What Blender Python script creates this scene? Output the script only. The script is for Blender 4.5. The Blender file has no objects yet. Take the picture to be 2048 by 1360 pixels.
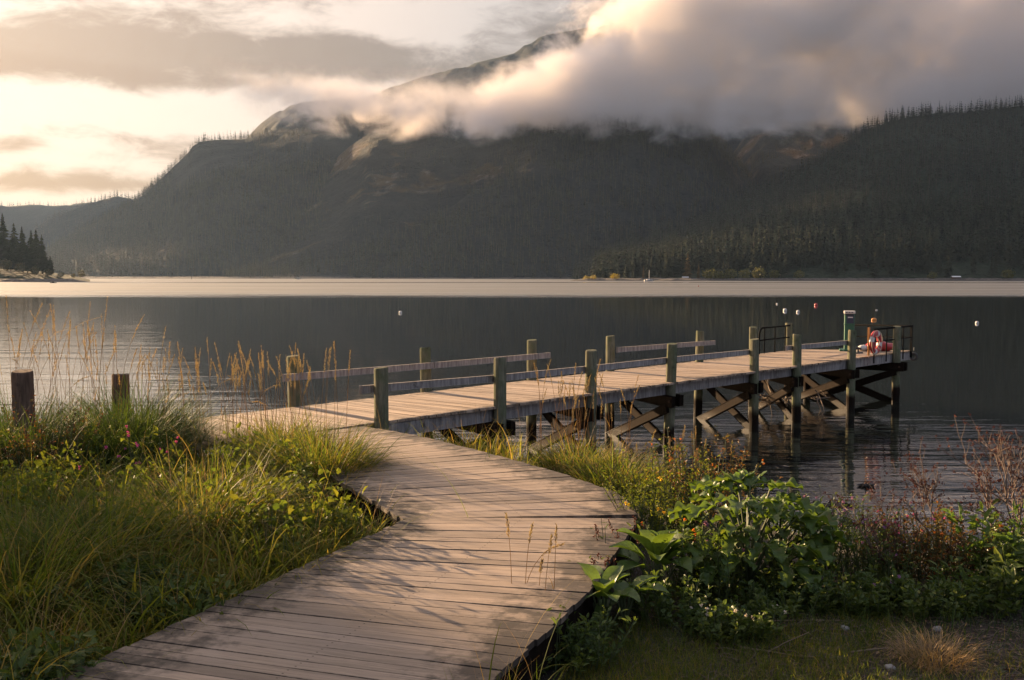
import bpy, bmesh, math, random
import numpy as np
from mathutils import Vector, noise as mnoise

# ------------------------------------------------------------------ camera, sky, sun, exposure
S = bpy.context.scene
COL = S.collection
R = math.radians
CAMZ = 3.95
PITCH = math.atan(128 / 2000)
cd = bpy.data.cameras.new("camera"); cam = bpy.data.objects.new("camera", cd); COL.objects.link(cam)
cam.location = (0, 0, CAMZ); cam.rotation_euler = (R(90) - PITCH, 0, 0)
cd.sensor_width = 36; cd.lens = 36 * 2000 / 2048; cd.clip_start = 0.1; cd.clip_end = 40000
S.camera = cam
S.render.resolution_x = 1024; S.render.resolution_y = 680
S.view_settings.view_transform = 'Standard'; S.view_settings.look = 'None'
S.view_settings.gamma = 1; S.view_settings.exposure = 2.4
S.cycles.use_denoising = True
S.cycles.max_bounces = 6; S.cycles.diffuse_bounces = 3; S.cycles.glossy_bounces = 3
S.cycles.transmission_bounces = 3; S.cycles.transparent_max_bounces = 8; S.cycles.volume_bounces = 4
S.cycles.sample_clamp_indirect = 4
S.cycles.volume_step_rate = 0.14; S.cycles.volume_max_steps = 128

SUN_AZ, SUN_EL = R(-44), R(11.5)          # measured from +Y (away from the camera), negative = left
SUNV = Vector((math.sin(SUN_AZ) * math.cos(SUN_EL), math.cos(SUN_AZ) * math.cos(SUN_EL), math.sin(SUN_EL)))
ld = bpy.data.lights.new("sun", 'SUN'); sun = bpy.data.objects.new("sun", ld); COL.objects.link(sun)
ld.energy = 5.0; ld.angle = R(0.6); ld.color = (1.0, 0.68, 0.39)
sun.rotation_euler = SUNV.to_track_quat('Z', 'Y').to_euler(); sun.location = (-40, 40, 30)


class NT:
    """small node-tree helper"""
    def __init__(s, tree):
        s.t = tree; s.n = tree.nodes; s.l = tree.links; s.n.clear()
    def node(s, typ, ins=None, **attrs):
        nd = s.n.new(typ)
        for k, v in attrs.items(): setattr(nd, k, v)
        for k, v in (ins or {}).items(): s.put(nd.inputs[k], v)
        return nd
    def put(s, sock, v):
        if isinstance(v, bpy.types.Node): v = next(o for o in v.outputs if o.enabled)
        if isinstance(v, bpy.types.NodeSocket): s.l.new(v, sock)
        else:
            if hasattr(sock.default_value, '__len__') and hasattr(v, '__len__') and len(sock.default_value) == 4 and len(v) == 3: v = (*v, 1)
            sock.default_value = v
    def math(s, op, a, b=None, c=None, clamp=False):
        nd = s.n.new('ShaderNodeMath'); nd.operation = op; nd.use_clamp = clamp
        for i, v in enumerate((a, b, c)):
            if v is not None: s.put(nd.inputs[i], v)
        return nd.outputs[0]
    def vmath(s, op, a, b=None, sc=None):
        nd = s.n.new('ShaderNodeVectorMath'); nd.operation = op
        s.put(nd.inputs[0], a)
        if b is not None: s.put(nd.inputs[1], b)
        if sc is not None: s.put(nd.inputs['Scale'], sc)
        return nd.outputs['Value'] if op in ('DOT_PRODUCT', 'LENGTH') else nd.outputs[0]
    def mix(s, f, a, b, blend='MIX'):
        nd = s.n.new('ShaderNodeMix'); nd.data_type = 'RGBA'; nd.blend_type = blend
        s.put(nd.inputs[0], f); s.put(nd.inputs[6], a); s.put(nd.inputs[7], b)
        return nd.outputs[2]
    def fmix(s, f, a, b):
        nd = s.n.new('ShaderNodeMix'); nd.data_type = 'FLOAT'
        s.put(nd.inputs[0], f); s.put(nd.inputs[2], a); s.put(nd.inputs[3], b)
        return nd.outputs[0]
    def ss(s, x, lo, hi, a=0.0, b=1.0, typ='SMOOTHSTEP'):
        nd = s.n.new('ShaderNodeMapRange'); nd.interpolation_type = typ
        for i, v in enumerate((x, lo, hi, a, b)): s.put(nd.inputs[i], v)
        return nd.outputs[0]
    def noise(s, vec, scale, detail=4, rough=0.55, dist=0.0, dim='3D'):
        nd = s.n.new('ShaderNodeTexNoise'); nd.noise_dimensions = dim
        s.put(nd.inputs['Vector'], vec)
        s.put(nd.inputs['Scale'], scale); s.put(nd.inputs['Detail'], detail)
        s.put(nd.inputs['Roughness'], rough); s.put(nd.inputs['Distortion'], dist)
        return nd.outputs[0]
    def mapping(s, vec, scale=(1, 1, 1), loc=(0, 0, 0), rot=(0, 0, 0)):
        nd = s.n.new('ShaderNodeMapping'); s.put(nd.inputs['Vector'], vec)
        nd.inputs['Scale'].default_value = scale; nd.inputs['Location'].default_value = loc; nd.inputs['Rotation'].default_value = rot
        return nd.outputs[0]
    def ramp(s, f, stops, interp='LINEAR'):
        nd = s.n.new('ShaderNodeValToRGB'); s.put(nd.inputs[0], f)
        e = nd.color_ramp.elements; nd.color_ramp.interpolation = interp
        while len(e) > 1: e.remove(e[-1])
        e[0].position = stops[0][0]; e[0].color = (*stops[0][1], 1)
        for p, c in stops[1:]:
            x = e.new(p); x.color = (*c, 1)
        return nd.outputs[0]
    def xyz(s, v):
        nd = s.n.new('ShaderNodeSeparateXYZ'); s.put(nd.inputs[0], v); return nd.outputs
    def comb(s, x, y, z):
        nd = s.n.new('ShaderNodeCombineXYZ')
        for i, v in enumerate((x, y, z)): s.put(nd.inputs[i], v)
        return nd.outputs[0]


def lin(r, g, b):
    f = lambda c: (c / 255 / 12.92) if c / 255 <= 0.04045 else ((c / 255 + 0.055) / 1.055) ** 2.4
    return (f(r), f(g), f(b))


# sky: Nishita air plus high cloud in the direction space of the world
W = bpy.data.worlds.new("World"); S.world = W; W.use_nodes = True
def build_world():
    n = NT(W.node_tree)
    tc = n.node('ShaderNodeTexCoord').outputs['Generated']
    d = n.vmath('NORMALIZE', tc)
    X, Y, Z = n.xyz(d)
    sky = n.node('ShaderNodeTexSky', sky_type='NISHITA', sun_disc=False, sun_elevation=SUN_EL, sun_rotation=SUN_AZ)
    sky.air_density = 1.2; sky.dust_density = 3.0
    E = 2 ** 2.4
    # closeness to the sun
    g = n.vmath('DOT_PRODUCT', d, tuple(SUNV))
    gl = n.ss(g, -1, 1, typ='LINEAR')
    # horizontal warp
    st = n.mapping(d, scale=(3.2, 3.2, 11.0))
    w1 = n.noise(st, 1.2, 3, 0.5)
    wz = n.math('MULTIPLY', n.math('SUBTRACT', w1, 0.5), 0.05)
    Yc = n.math('MAXIMUM', Y, 0.05)
    u = n.math('ADD', n.math('DIVIDE', X, Yc), n.math('MULTIPLY', wz, 1.5))
    v = n.math('ADD', n.math('DIVIDE', Z, Yc), wz)
    front = n.ss(Y, 0.25, 0.5)
    def blob(px, py, sx, sy, wgt):
        a = n.math('MULTIPLY', n.math('SUBTRACT', u, (px - 1024) / 2000), 2000 / sx)
        b = n.math('MULTIPLY', n.math('SUBTRACT', v, (552 - py) / 2000), 2000 / sy)
        r2 = n.math('ADD', n.math('MULTIPLY', a, a), n.math('MULTIPLY', b, b))
        return n.math('MULTIPLY', n.math('EXPONENT', n.math('MULTIPLY', r2, -1)), wgt)
    feats = [(120, 95, 330, 62, .50), (430, 118, 240, 42, .42), (690, 112, 150, 44, .62), (860, 150, 120, 26, .30),
             (260, 212, 460, 38, -.42), (470, 276, 190, 20, .42), (420, 318, 130, 22, .22), (120, 368, 190, 22, .55), (15, 304, 70, 14, .5),
             (330, 25, 300, 26, .10), (840, 60, 160, 46, -.42), (1600, 90, 620, 130, .45), (60, 330, 130, 10, -.2), (250, 405, 250, 14, -.25)]
    acc = None
    for f in feats:
        b = blob(*f); acc = b if acc is None else n.math('ADD', acc, b)
    acc = n.math('MULTIPLY', acc, front)
    n1 = n.noise(st, 2.2, 7, 0.58, 0.4)
    n2 = n.noise(n.mapping(d, scale=(3.2, 3.2, 8.0), loc=(3, 1, 2)), 6.0, 7, 0.66, 0.5)
    cov = n.math('ADD', acc, n.math('MULTIPLY', n.math('SUBTRACT', n1, 0.5), 1.3))
    cov = n.math('ADD', cov, n.math('MULTIPLY', n.math('SUBTRACT', n2, 0.5), 1.0))
    cov = n.math('SUBTRACT', cov, n.ss(Z, .26, .5, 0, .3))
    m = n.ss(cov, -0.08, 0.46)
    thin = n.ramp(gl, [(0.0, (.29, .36, .52)), (0.5, (.35, .37, .47)), (0.665, (.36, .32, .34)), (0.77, (.46, .40, .39)), (0.87, (.60, .51, .47)), (0.93, (.88, .68, .56)), (0.98, (1.0, .78, .62)), (1.0, (1.3, 1.0, .70))])
    thick = n.ramp(gl, [(0.0, (.18, .215, .30)), (0.5, (.23, .21, .235)), (0.665, (.20, .165, .17)), (0.77, (.21, .16, .145)), (0.88, (.17, .108, .09)), (0.935, (.235, .122, .075)), (0.98, (.38, .19, .10)), (1.0, (.6, .34, .16))])
    cloud = n.mix(m, thin, thick)
    low = n.ss(Z, 0.16, 0.03)
    cloud = n.mix(n.math('MULTIPLY', n.math('MULTIPLY', low, 0.30), n.ss(gl, .85, .97)), cloud, (.75, .56, .36))
    cloud = n.vmath('SCALE', cloud, sc=n.ss(Z, .275, .42, 1 / E, 1.8 / E))
    skyc = n.vmath('SCALE', sky, sc=0.05)
    col = n.mix(0.97, skyc, cloud)
    # below the horizon: dull water and land tone, never seen directly
    col = n.mix(n.ss(Z, -0.02, -0.06), col, (0.02, 0.02, 0.02))
    bg = n.node('ShaderNodeBackground', {'Color': col, 'Strength': 1.0})
    out = n.node('ShaderNodeOutputWorld'); n.l.new(bg.outputs[0], out.inputs[0])
build_world()
W.cycles.sampling_method = 'MANUAL'; W.cycles.sample_map_resolution = 512

# ------------------------------------------------------------------ helpers
FWD = Vector((0, math.cos(PITCH), -math.sin(PITCH))); UPV = Vector((0, math.sin(PITCH), math.cos(PITCH)))
def ray(px, py):
    return Vector((1, 0, 0)) * ((px - 1024) / 2000) + UPV * ((680 - py) / 2000) + FWD
def at_z(px, py, z):
    r = ray(px, py); t = (z - CAMZ) / r.z
    return Vector((r.x * t, r.y * t, z))
def at_y(px, py, y):
    r = ray(px, py); t = y / r.y
    return Vector((r.x * t, y, CAMZ + r.z * t))

def tag(o, label=None, cat=None, group=None, kind=None):
    if label: o['label'] = label
    if cat: o['category'] = cat
    if group: o['group'] = group
    if kind: o['kind'] = kind
    return o
def empty(name, loc, label=None, cat=None, group=None, rz=0.0):
    o = bpy.data.objects.new(name, None); COL.objects.link(o); o.location = loc; o.rotation_euler = (0, 0, rz)
    o.empty_display_size = 0.2
    return tag(o, label, cat, group)
def link(name, me, parent=None, loc=None):
    o = bpy.data.objects.new(name, me); COL.objects.link(o)
    if parent is not None: o.parent = parent
    if loc is not None: o.location = loc
    return o

class MB:
    """collects vertices and faces (numpy friendly) and builds ONE mesh"""
    def __init__(s):
        s.V = []; s.F = {}; s.nv = 0; s.uv = {}
    def add(s, v, f, mi=0, uv=None):
        v = np.asarray(v, dtype=np.float32).reshape(-1, 3)
        byn = {}
        for k in (f if not isinstance(f, np.ndarray) else [f]):
            if isinstance(f, np.ndarray): byn.setdefault(f.shape[1], []).append(f + s.nv)
            else: byn.setdefault(len(k), []).append([i + s.nv for i in k])
        for n_, L in byn.items():
            a = np.concatenate([np.asarray(x, dtype=np.int32).reshape(-1, n_) for x in L])
            s.F.setdefault((n_, mi), []).append(a)
        s.V.append(v); s.nv += len(v)
        s.uvs = getattr(s, 'uvs', [])
        s.uvs.append(np.zeros((len(v), 4), np.float32) if uv is None else np.asarray(uv, np.float32).reshape(-1, 4))
    def mesh(s, name, mats, smooth=False, uv=False):
        me = bpy.data.meshes.new(name)
        V = np.concatenate(s.V) if s.V else np.zeros((0, 3), np.float32)
        loops = []; starts = []; mi = []; pos = 0
        for (n_, m), L in s.F.items():
            a = np.concatenate(L); loops.append(a.ravel())
            starts.append(pos + np.arange(len(a), dtype=np.int32) * n_); pos += a.size
            mi.append(np.full(len(a), m, np.int32))
        loops = np.concatenate(loops); starts = np.concatenate(starts); mi = np.concatenate(mi)
        me.vertices.add(len(V)); me.vertices.foreach_set('co', V.ravel())
        me.loops.add(len(loops)); me.loops.foreach_set('vertex_index', loops.astype(np.int32))
        me.polygons.add(len(starts)); me.polygons.foreach_set('loop_start', starts.astype(np.int32))
        me.polygons.foreach_set('material_index', mi)
        me.polygons.foreach_set('use_smooth', np.full(len(starts), bool(smooth)))
        me.update(calc_edges=True)
        if uv:
            A = np.concatenate(s.uvs)
            for nm, sl in (('grain', A[:, :2]), ('edge', A[:, 2:])):
                lay = me.uv_layers.new(name=nm); lay.data.foreach_set('uv', np.ascontiguousarray(sl[loops]).ravel())
        for m in (mats if isinstance(mats, (list, tuple)) else [mats]): me.materials.append(m)
        return me
    def build(s, name, mats, parent=None, smooth=False, uv=False, loc=None):
        return link(name, s.mesh(name, mats, smooth, uv), parent, loc)
    # shapes
    def box(s, c, ax, ay, az, mi=0, bev=0.0):
        """centre c, half-axis vectors"""
        c, ax, ay, az = (np.array(x, float) for x in (c, ax, ay, az))
        if bev <= 0:
            v = [c + sx * ax + sy * ay + sz * az for sz in (-1, 1) for sy in (-1, 1) for sx in (-1, 1)]
            s.add(v, [(0, 2, 3, 1), (4, 5, 7, 6), (0, 1, 5, 4), (2, 6, 7, 3), (0, 4, 6, 2), (1, 3, 7, 5)], mi); return
        L = [np.linalg.norm(a) for a in (ax, ay, az)]
        bm = bmesh.new(); bmesh.ops.create_cube(bm, size=2)
        for w in bm.verts:
            p = c + w.co.x * ax + w.co.y * ay + w.co.z * az; w.co = p
        bmesh.ops.bevel(bm, geom=bm.edges[:], offset=min(bev, .45 * min(L)), segments=2, profile=.6, affect='EDGES')
        s.bm(bm, mi)
    def bm(s, bm, mi=0):
        bm.verts.index_update()
        s.add([tuple(w.co) for w in bm.verts], [tuple(x.index for x in f.verts) for f in bm.faces], mi); bm.free()
    def tube(s, pts, rad, n=6, mi=0, cap=True):
        pts = [np.array(p, float) for p in pts]; k = len(pts)
        rad = [rad] * k if np.isscalar(rad) else rad
        vs = []
        prev = None
        for i in range(k):
            t = pts[min(i + 1, k - 1)] - pts[max(i - 1, 0)]; t = t / (np.linalg.norm(t) + 1e-9)
            ref = np.array([0, 0, 1.0]) if abs(t[2]) < .9 else np.array([1.0, 0, 0])
            if prev is not None: ref = prev
            a = np.cross(t, ref); 
            if np.linalg.norm(a) < 1e-6: a = np.cross(t, [0, 1.0, 0])
            a /= np.linalg.norm(a); b = np.cross(a, t); prev = b
            for j in range(n):
                th = 2 * math.pi * j / n
                vs.append(pts[i] + rad[i] * (math.cos(th) * a + math.sin(th) * b))
        fs = [(i * n + j, i * n + (j + 1) % n, (i + 1) * n + (j + 1) % n, (i + 1) * n + j) for i in range(k - 1) for j in range(n)]
        if cap: fs += [tuple(range(n - 1, -1, -1)), tuple((k - 1) * n + j for j in range(n))]
        s.add(vs, fs, mi)

def mat(name):
    m = bpy.data.materials.new(name); m.use_nodes = True
    return m, NT(m.node_tree)
def finish(n, surf, disp=None, vol=None):
    o = n.node('ShaderNodeOutputMaterial')
    if surf is not None: n.put(o.inputs['Surface'], surf)
    if vol is not None: n.put(o.inputs['Volume'], vol)
def bump(n, h, dist=0.01, strength=1.0):
    return n.node('ShaderNodeBump', {'Height': h, 'Distance': dist, 'Strength': strength}).outputs[0]
def pbsdf(n, col, rough=0.8, normal=None, spec=0.3, **kw):
    ins = {'Base Color': col, 'Roughness': rough, 'Specular IOR Level': spec}
    if normal is not None: ins['Normal'] = normal
    ins.update(kw)
    return n.node('ShaderNodeBsdfPrincipled', ins)

def simple(name, c, rough=0.7, var=0.25, scale=8.0, spec=0.3, metal=0.0, bm=0.0):
    m, n = mat(name)
    oc = n.node('ShaderNodeTexCoord').outputs['Object']
    nz = n.noise(oc, scale, 5, 0.6)
    col = n.mix(nz, tuple(x * (1 - var) for x in c), tuple(min(1, x * (1 + var)) for x in c))
    nn = bump(n, nz, bm) if bm else None
    finish(n, pbsdf(n, col, n.ss(nz, .2, .8, rough * .8, min(1, rough * 1.15)), nn, spec, Metallic=metal))
    return m

def leafmat(name, cols, trans=0.35, rough=0.55, dry=None, spec=0.25):
    """foliage: colour varies per leaf (random per island) and by patch; light passes through"""
    m, n = mat(name)
    geo = n.node('ShaderNodeNewGeometry')
    rnd = geo.outputs['Random Per Island']
    k = len(cols)
    col = n.ramp(rnd, [(i / max(1, k - 1), c) for i, c in enumerate(cols)])
    oc = n.node('ShaderNodeTexCoord').outputs['Object']
    nz = n.noise(oc, 1.3, 3, 0.5)
    col = n.mix(n.ss(nz, .35, .7), col, n.vmath('MULTIPLY', col, (1.35, 1.15, .8)))
    p = pbsdf(n, col, rough, None, spec)
    t = n.node('ShaderNodeBsdfTranslucent', {'Color': n.vmath('MULTIPLY', col, (1.5, 1.45, .8))})
    finish(n, n.node('ShaderNodeMixShader', {0: trans, 1: p, 2: t}))
    return m
rng = np.random.default_rng(7); random.seed(7)

# ------------------------------------------------------------------ far land
def fbm(x, y, sc, oct=4, seed=0.0):
    v = 0; a = 1; tot = 0
    for i in range(oct):
        v += a * mnoise.noise(Vector((x / sc + seed, y / sc - seed, seed * 1.7 + i * 9.1))); tot += a; a *= .5; sc *= .5
    return v / tot
def ridged(x, y, sc, oct=3, seed=0.0):
    v = 0; a = 1; tot = 0
    for i in range(oct):
        v += a * (1 - 2 * abs(mnoise.noise(Vector((x / sc + seed, y / sc - seed, seed + i * 5.3))))); tot += a; a *= .5; sc *= .5
    return v / tot

def interp(P, x):
    xs = [p[0] for p in P]; ys = [p[1] for p in P]
    return float(np.interp(x, xs, ys))

def terrain_mat(name, forest, rock, grassy, rock_amt, rock_scale=1 / 160):
    m, n = mat(name)
    g = n.node('ShaderNodeNewGeometry')
    oc = n.node('ShaderNodeTexCoord').outputs['Object']
    sl = n.xyz(g.outputs['Normal'])[2]
    st = n.mapping(oc, scale=(1, 1, .55))
    a = n.noise(st, rock_scale, 6, .62, .5)
    b = n.noise(n.mapping(oc, scale=(1, 1, .25)), 1 / 28, 6, .65)
    c = n.noise(oc, 1 / 9, 4, .7)
    forestc = n.mix(c, tuple(x * .55 for x in forest), tuple(x * 1.5 for x in forest))
    rockc = n.mix(n.ss(b, .32, .68), tuple(x * .45 for x in rock), tuple(x * 1.3 for x in rock))
    rockc = n.mix(n.ss(c, .55, .68), rockc, tuple(x * .9 for x in grassy))
    rockc = n.mix(n.ss(b, .62, .50), rockc, grassy)
    rk = n.ss(n.math('ADD', a, n.math('MULTIPLY', n.math('SUBTRACT', .62, sl), .35)), .66 - rock_amt, .76 - rock_amt)
    col = n.mix(rk, forestc, rockc)
    h = n.math('ADD', n.math('MULTIPLY', c, 5.0), n.math('MULTIPLY', b, 14.0))
    finish(n, pbsdf(n, col, .95, bump(n, h, 1.0, 1.0), .1))
    return m

class Hill:
    def __init__(s, name, sil, d0, d1, p=1.15, step=7, rows=64, amp=.16, sc=420, seed=1.0, m=None, foot=-1.5, crest_noise=3.0, back=.5):
        s.sil = sil; s.d0 = d0; s.d1 = d1
        x0, x1 = sil[0][0], sil[-1][0]
        s.px = np.arange(x0, x1 + .1, step); nu = len(s.px)
        ts = np.concatenate([np.linspace(0, 1, rows), 1 + back * np.linspace(.08, 1, 8)])
        s.ts = ts; G = np.zeros((len(ts), nu, 3))
        for j, px in enumerate(s.px):
            py = interp(sil, px); dr = interp(d1, px) if isinstance(d1, list) else d1
            ds = interp(d0, px) if isinstance(d0, list) else d0
            top = at_y(px, py, dr); zr = top.z; k = top.x / dr
            for i, t in enumerate(ts):
                Y = ds + (dr - ds) * t; X = k * Y
                if t <= 1:
                    env = math.sin(math.pi * t) ** .7 * (zr - foot) * amp
                    z = foot + (zr - foot) * t ** p + env * (.75 * ridged(X, Y * .35, sc, 4, seed) + .35 * fbm(X, Y, sc * .3, 4, seed + 4)) + crest_noise * t * fbm(X, Y, 60, 3, seed)
                    lim = CAMZ + (zr - CAMZ) / dr * Y * (.999 if t < 1 else 1)
                    z = min(z, lim) if t > .5 else z
                else:
                    z = zr - (t - 1) * (dr - ds) * .5 + crest_noise * fbm(X, Y, 60, 3, seed)
                G[i, j] = (X, Y, z)
        s.G = G; nr = len(ts)
        idx = np.arange(nr * nu).reshape(nr, nu)
        F = np.stack([idx[:-1, :-1], idx[:-1, 1:], idx[1:, 1:], idx[1:, :-1]], -1).reshape(-1, 4)
        b = MB(); b.add(G.reshape(-1, 3), F)
        s.o = b.build(name, m, smooth=True); tag(s.o, kind='structure')
        s.rows = rows
    def pt(s, fu, t):
        """surface point: fu = column position 0..1, t 0..1"""
        j = fu * (len(s.px) - 1); i = np.interp(t, s.ts, np.arange(len(s.ts)))
        j0 = np.minimum(np.floor(j).astype(int), len(s.px) - 2); i0 = np.minimum(np.floor(i).astype(int), len(s.ts) - 2)
        a = (j - j0)[:, None]; c = (i - i0)[:, None]
        G = s.G
        return (G[i0, j0] * (1 - a) * (1 - c) + G[i0, j0 + 1] * a * (1 - c) + G[i0 + 1, j0] * (1 - a) * c + G[i0 + 1, j0 + 1] * a * c)
    def fu(s, px): return (px - s.px[0]) / (s.px[-1] - s.px[0])

FOREST = (.014, .0165, .017); ROCK = (.15, .125, .112); GRASSY = (.085, .058, .032)
m_m1 = terrain_mat('mountain_slope', FOREST, tuple(x * .42 for x in ROCK), tuple(x * .5 for x in GRASSY), .10)
m_m3 = terrain_mat('rocky_spur', FOREST, tuple(x * .6 for x in ROCK), tuple(x * .7 for x in GRASSY), .19)
m_m4 = terrain_mat('forested_slope', FOREST, ROCK, GRASSY, .045)
m_far = terrain_mat('distant_slope', FOREST, (.016, .015, .014), (.016, .015, .013), .0)
m_hill = terrain_mat('hill_slope', (.022, .03, .018), (.09, .075, .06), (.07, .055, .03), .0, 1 / 90)

hill_far = Hill('distant_hills', [(-420, 425), (-200, 412), (0, 411), (30, 412), (60, 409), (120, 411), (170, 405), (230, 402), (330, 420), (480, 470)], 4700, 5500, 1.0, 8, 30, .12, 700, 2.2, m_far, crest_noise=10)
hill_mid = Hill('distant_hills', [(20, 520), (68, 456), (100, 438), (150, 416), (180, 406), (205, 399), (235, 392), (262, 397), (290, 418), (340, 450), (430, 500)], 3600, 4300, 1.1, 6, 40, .15, 420, 5.1, m_far, crest_noise=8)
peak = Hill('mountain', [(440, 330), (480, 290), (520, 248), (548, 227), (575, 213), (600, 205), (650, 199), (720, 197), (780, 175), (850, 152), (900, 139), (940, 128), (1000, 114), (1030, 106), (1050, 89), (1080, 73), (1110, 66), (1150, 60), (1250, 40), (1400, 60), (1600, 120), (1800, 170), (2000, 200)], 2500, 3700, .9, 7, 60, .10, 500, 8.3, m_m1, crest_noise=26)
shoulder = Hill('mountain', [(40, 548), (60, 532), (100, 497), (150, 468), (200, 443), (265, 405), (290, 388), (330, 350), (352, 328), (375, 306), (385, 292), (400, 283), (440, 279), (490, 278), (510, 272), (560, 257), (620, 240), (700, 228), (800, 225), (900, 230)], 1750, 2700, 1.05, 5, 80, .16, 380, 1.3, m_m1, crest_noise=5)
spur = Hill('mountain', [(430, 556), (480, 515), (520, 470), (560, 425), (585, 393), (620, 358), (660, 326), (700, 292), (740, 266), (800, 244), (900, 222), (1000, 205), (1100, 190), (1250, 180)], 1650, 2400, 1.0, 5, 80, .11, 260, 3.7, m_m3, crest_noise=6)
flank = Hill('mountain', [(440, 558), (500, 530), (560, 494), (640, 446), (740, 392), (850, 348), (905, 300), (940, 270), (1000, 232), (1080, 200), (1200, 182), (1300, 185), (1380, 215), (1450, 290), (1520, 380), (1600, 470), (1700, 550)], 1560, 2500, 1.0, 6, 80, .18, 330, 6.1, m_m4, crest_noise=6)
saddle = Hill('mountain', [(1180, 558), (1260, 520), (1340, 440), (1420, 360), (1480, 285), (1530, 232), (1570, 206), (1650, 190), (1800, 170), (2000, 150), (2250, 150)], 1900, 3000, 1.0, 6, 70, .17, 300, 9.4, m_m3, crest_noise=6)
# unseen mountains added left of the frame to shade the mountain and cloud
def shade_mountain(c0, c1, La, Lb, Lc, H, f0, f1, f2, f3, low):
    b = MB(); V = []; nu, nv = 40, 16; pr = np.array([math.cos(SUN_AZ), -math.sin(SUN_AZ)]); al = np.array([math.sin(SUN_AZ), math.cos(SUN_AZ)])
    for i in range(nu):
        c_ = c0 + (c1 - c0) * i / (nu - 1)
        for j in range(nv):
            L = La + (Lb - La) * j / (nv - 1); p = pr * c_ + al * L; k = 1 - abs(L - Lc) / (.6 * (Lb - La))
            e = sstep0(c_, f0, f1) * (1 - low * sstep0(c_, f2, f3))
            V.append((p[0], p[1], -5 + max(0, k) * e * H * (1 + .06 * fbm(p[0], p[1], 160, 3, 2.5))))
    idx = np.arange(nu * nv).reshape(nu, nv); b.add(V, np.stack([idx[:-1, :-1], idx[1:, :-1], idx[1:, 1:], idx[:-1, 1:]], -1).reshape(-1, 4))
    tag(b.build('mountain', m_far, smooth=True), kind='structure')  # shares the real mountains' object name, but is added only for its shade
def sstep0(x, a, b_):
    t = min(1, max(0, (x - a) / (b_ - a))); return t * t * (3 - 2 * t)
shade_mountain(640, 1520, 4850, 5850, 5250, 1090, 745, 930, 1250, 1480, .9)  # added to keep sun off the mountain slopes and the point
shade_mountain(1300, 1800, 5900, 7300, 6600, 1660, 1300, 1470, 1640, 1800, .9)  # second unseen one, added to shade the low cloud
ridge = Hill('hill', [(1120, 560), (1160, 548), (1220, 500), (1270, 478), (1330, 456), (1400, 430), (1500, 390), (1560, 363), (1640, 318), (1700, 280), (1760, 250), (1807, 234), (1870, 226), (1950, 221), (2048, 212), (2200, 180), (2500, 120), (2700, 110)], 1180, 1900, 1.05, 6, 70, .10, 260, 4.4, m_hill, crest_noise=5)
point = Hill('hill', [(1125, 560.0), (1150, 559), (1168, 557), (1200, 552), (1260, 539), (1371, 508), (1477, 476), (1583, 452), (1700, 444), (1850, 436), (2048, 425), (2300, 400), (2600, 380)], 842, 1150, .95, 6, 40, .06, 120, 7.7, m_hill, foot=-.5, crest_noise=1.0)
left_point = Hill('hill', [(-300, 505), (-120, 518), (0, 532), (60, 540), (100, 545), (140, 550), (165, 556), (185, 560.5)], 700, 745, .8, 6, 20, .05, 40, 2.9, m_hill, foot=-.6, crest_noise=.4)

# rocky shore strips
def shore_mat():
    m, n = mat('shore_rock')
    oc = n.node('ShaderNodeTexCoord').outputs['Object']
    a = n.noise(oc, .35, 6, .7); z = n.xyz(oc)[2]
    col = n.mix(n.ss(a, .35, .65), (.035, .031, .028), (.13, .11, .095))
    col = n.mix(n.ss(z, .9, .2), col, (.018, .016, .014))
    finish(n, pbsdf(n, col, .9, bump(n, a, 1.2), .2)); return m
m_shore = shore_mat()
def shore(name, px0, px1, d, w=9, hgt=2.2, step=4):
    b = MB(); V = []; xs = np.arange(px0, px1 + 1, step)
    for px in xs:
        taper = min(1, (px - px0) / 40 + .05, (px1 - px) / 40 + .05)
        for t in np.linspace(0, 1, 7):
            Y = (interp(d, px) if isinstance(d, list) else d) + w * t * 3
            X = (px - 1024) / 2000 * Y
            z = -.4 + hgt * taper * math.sin(t * math.pi * .62) + (.7 * fbm(X, Y, 6, 3, 3.3) if t > 0 else 0) * taper
            V.append((X, Y, z))
    n_ = len(xs); idx = np.arange(n_ * 7).reshape(n_, 7)
    b.add(V, np.stack([idx[:-1, :-1], idx[1:, :-1], idx[1:, 1:], idx[:-1, 1:]], -1).reshape(-1, 4))
    return tag(b.build(name, m_shore), kind='structure')
shore('shore', 1135, 2500, 834, 8, 2.6)
shore('shore', 1300, 1420, 815, 7, 2.4)
shore('shore', -280, 186, 692, 5, 2.4)
shore('shore', 60, 1180, 1555, 9, 3.2, 6)

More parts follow.
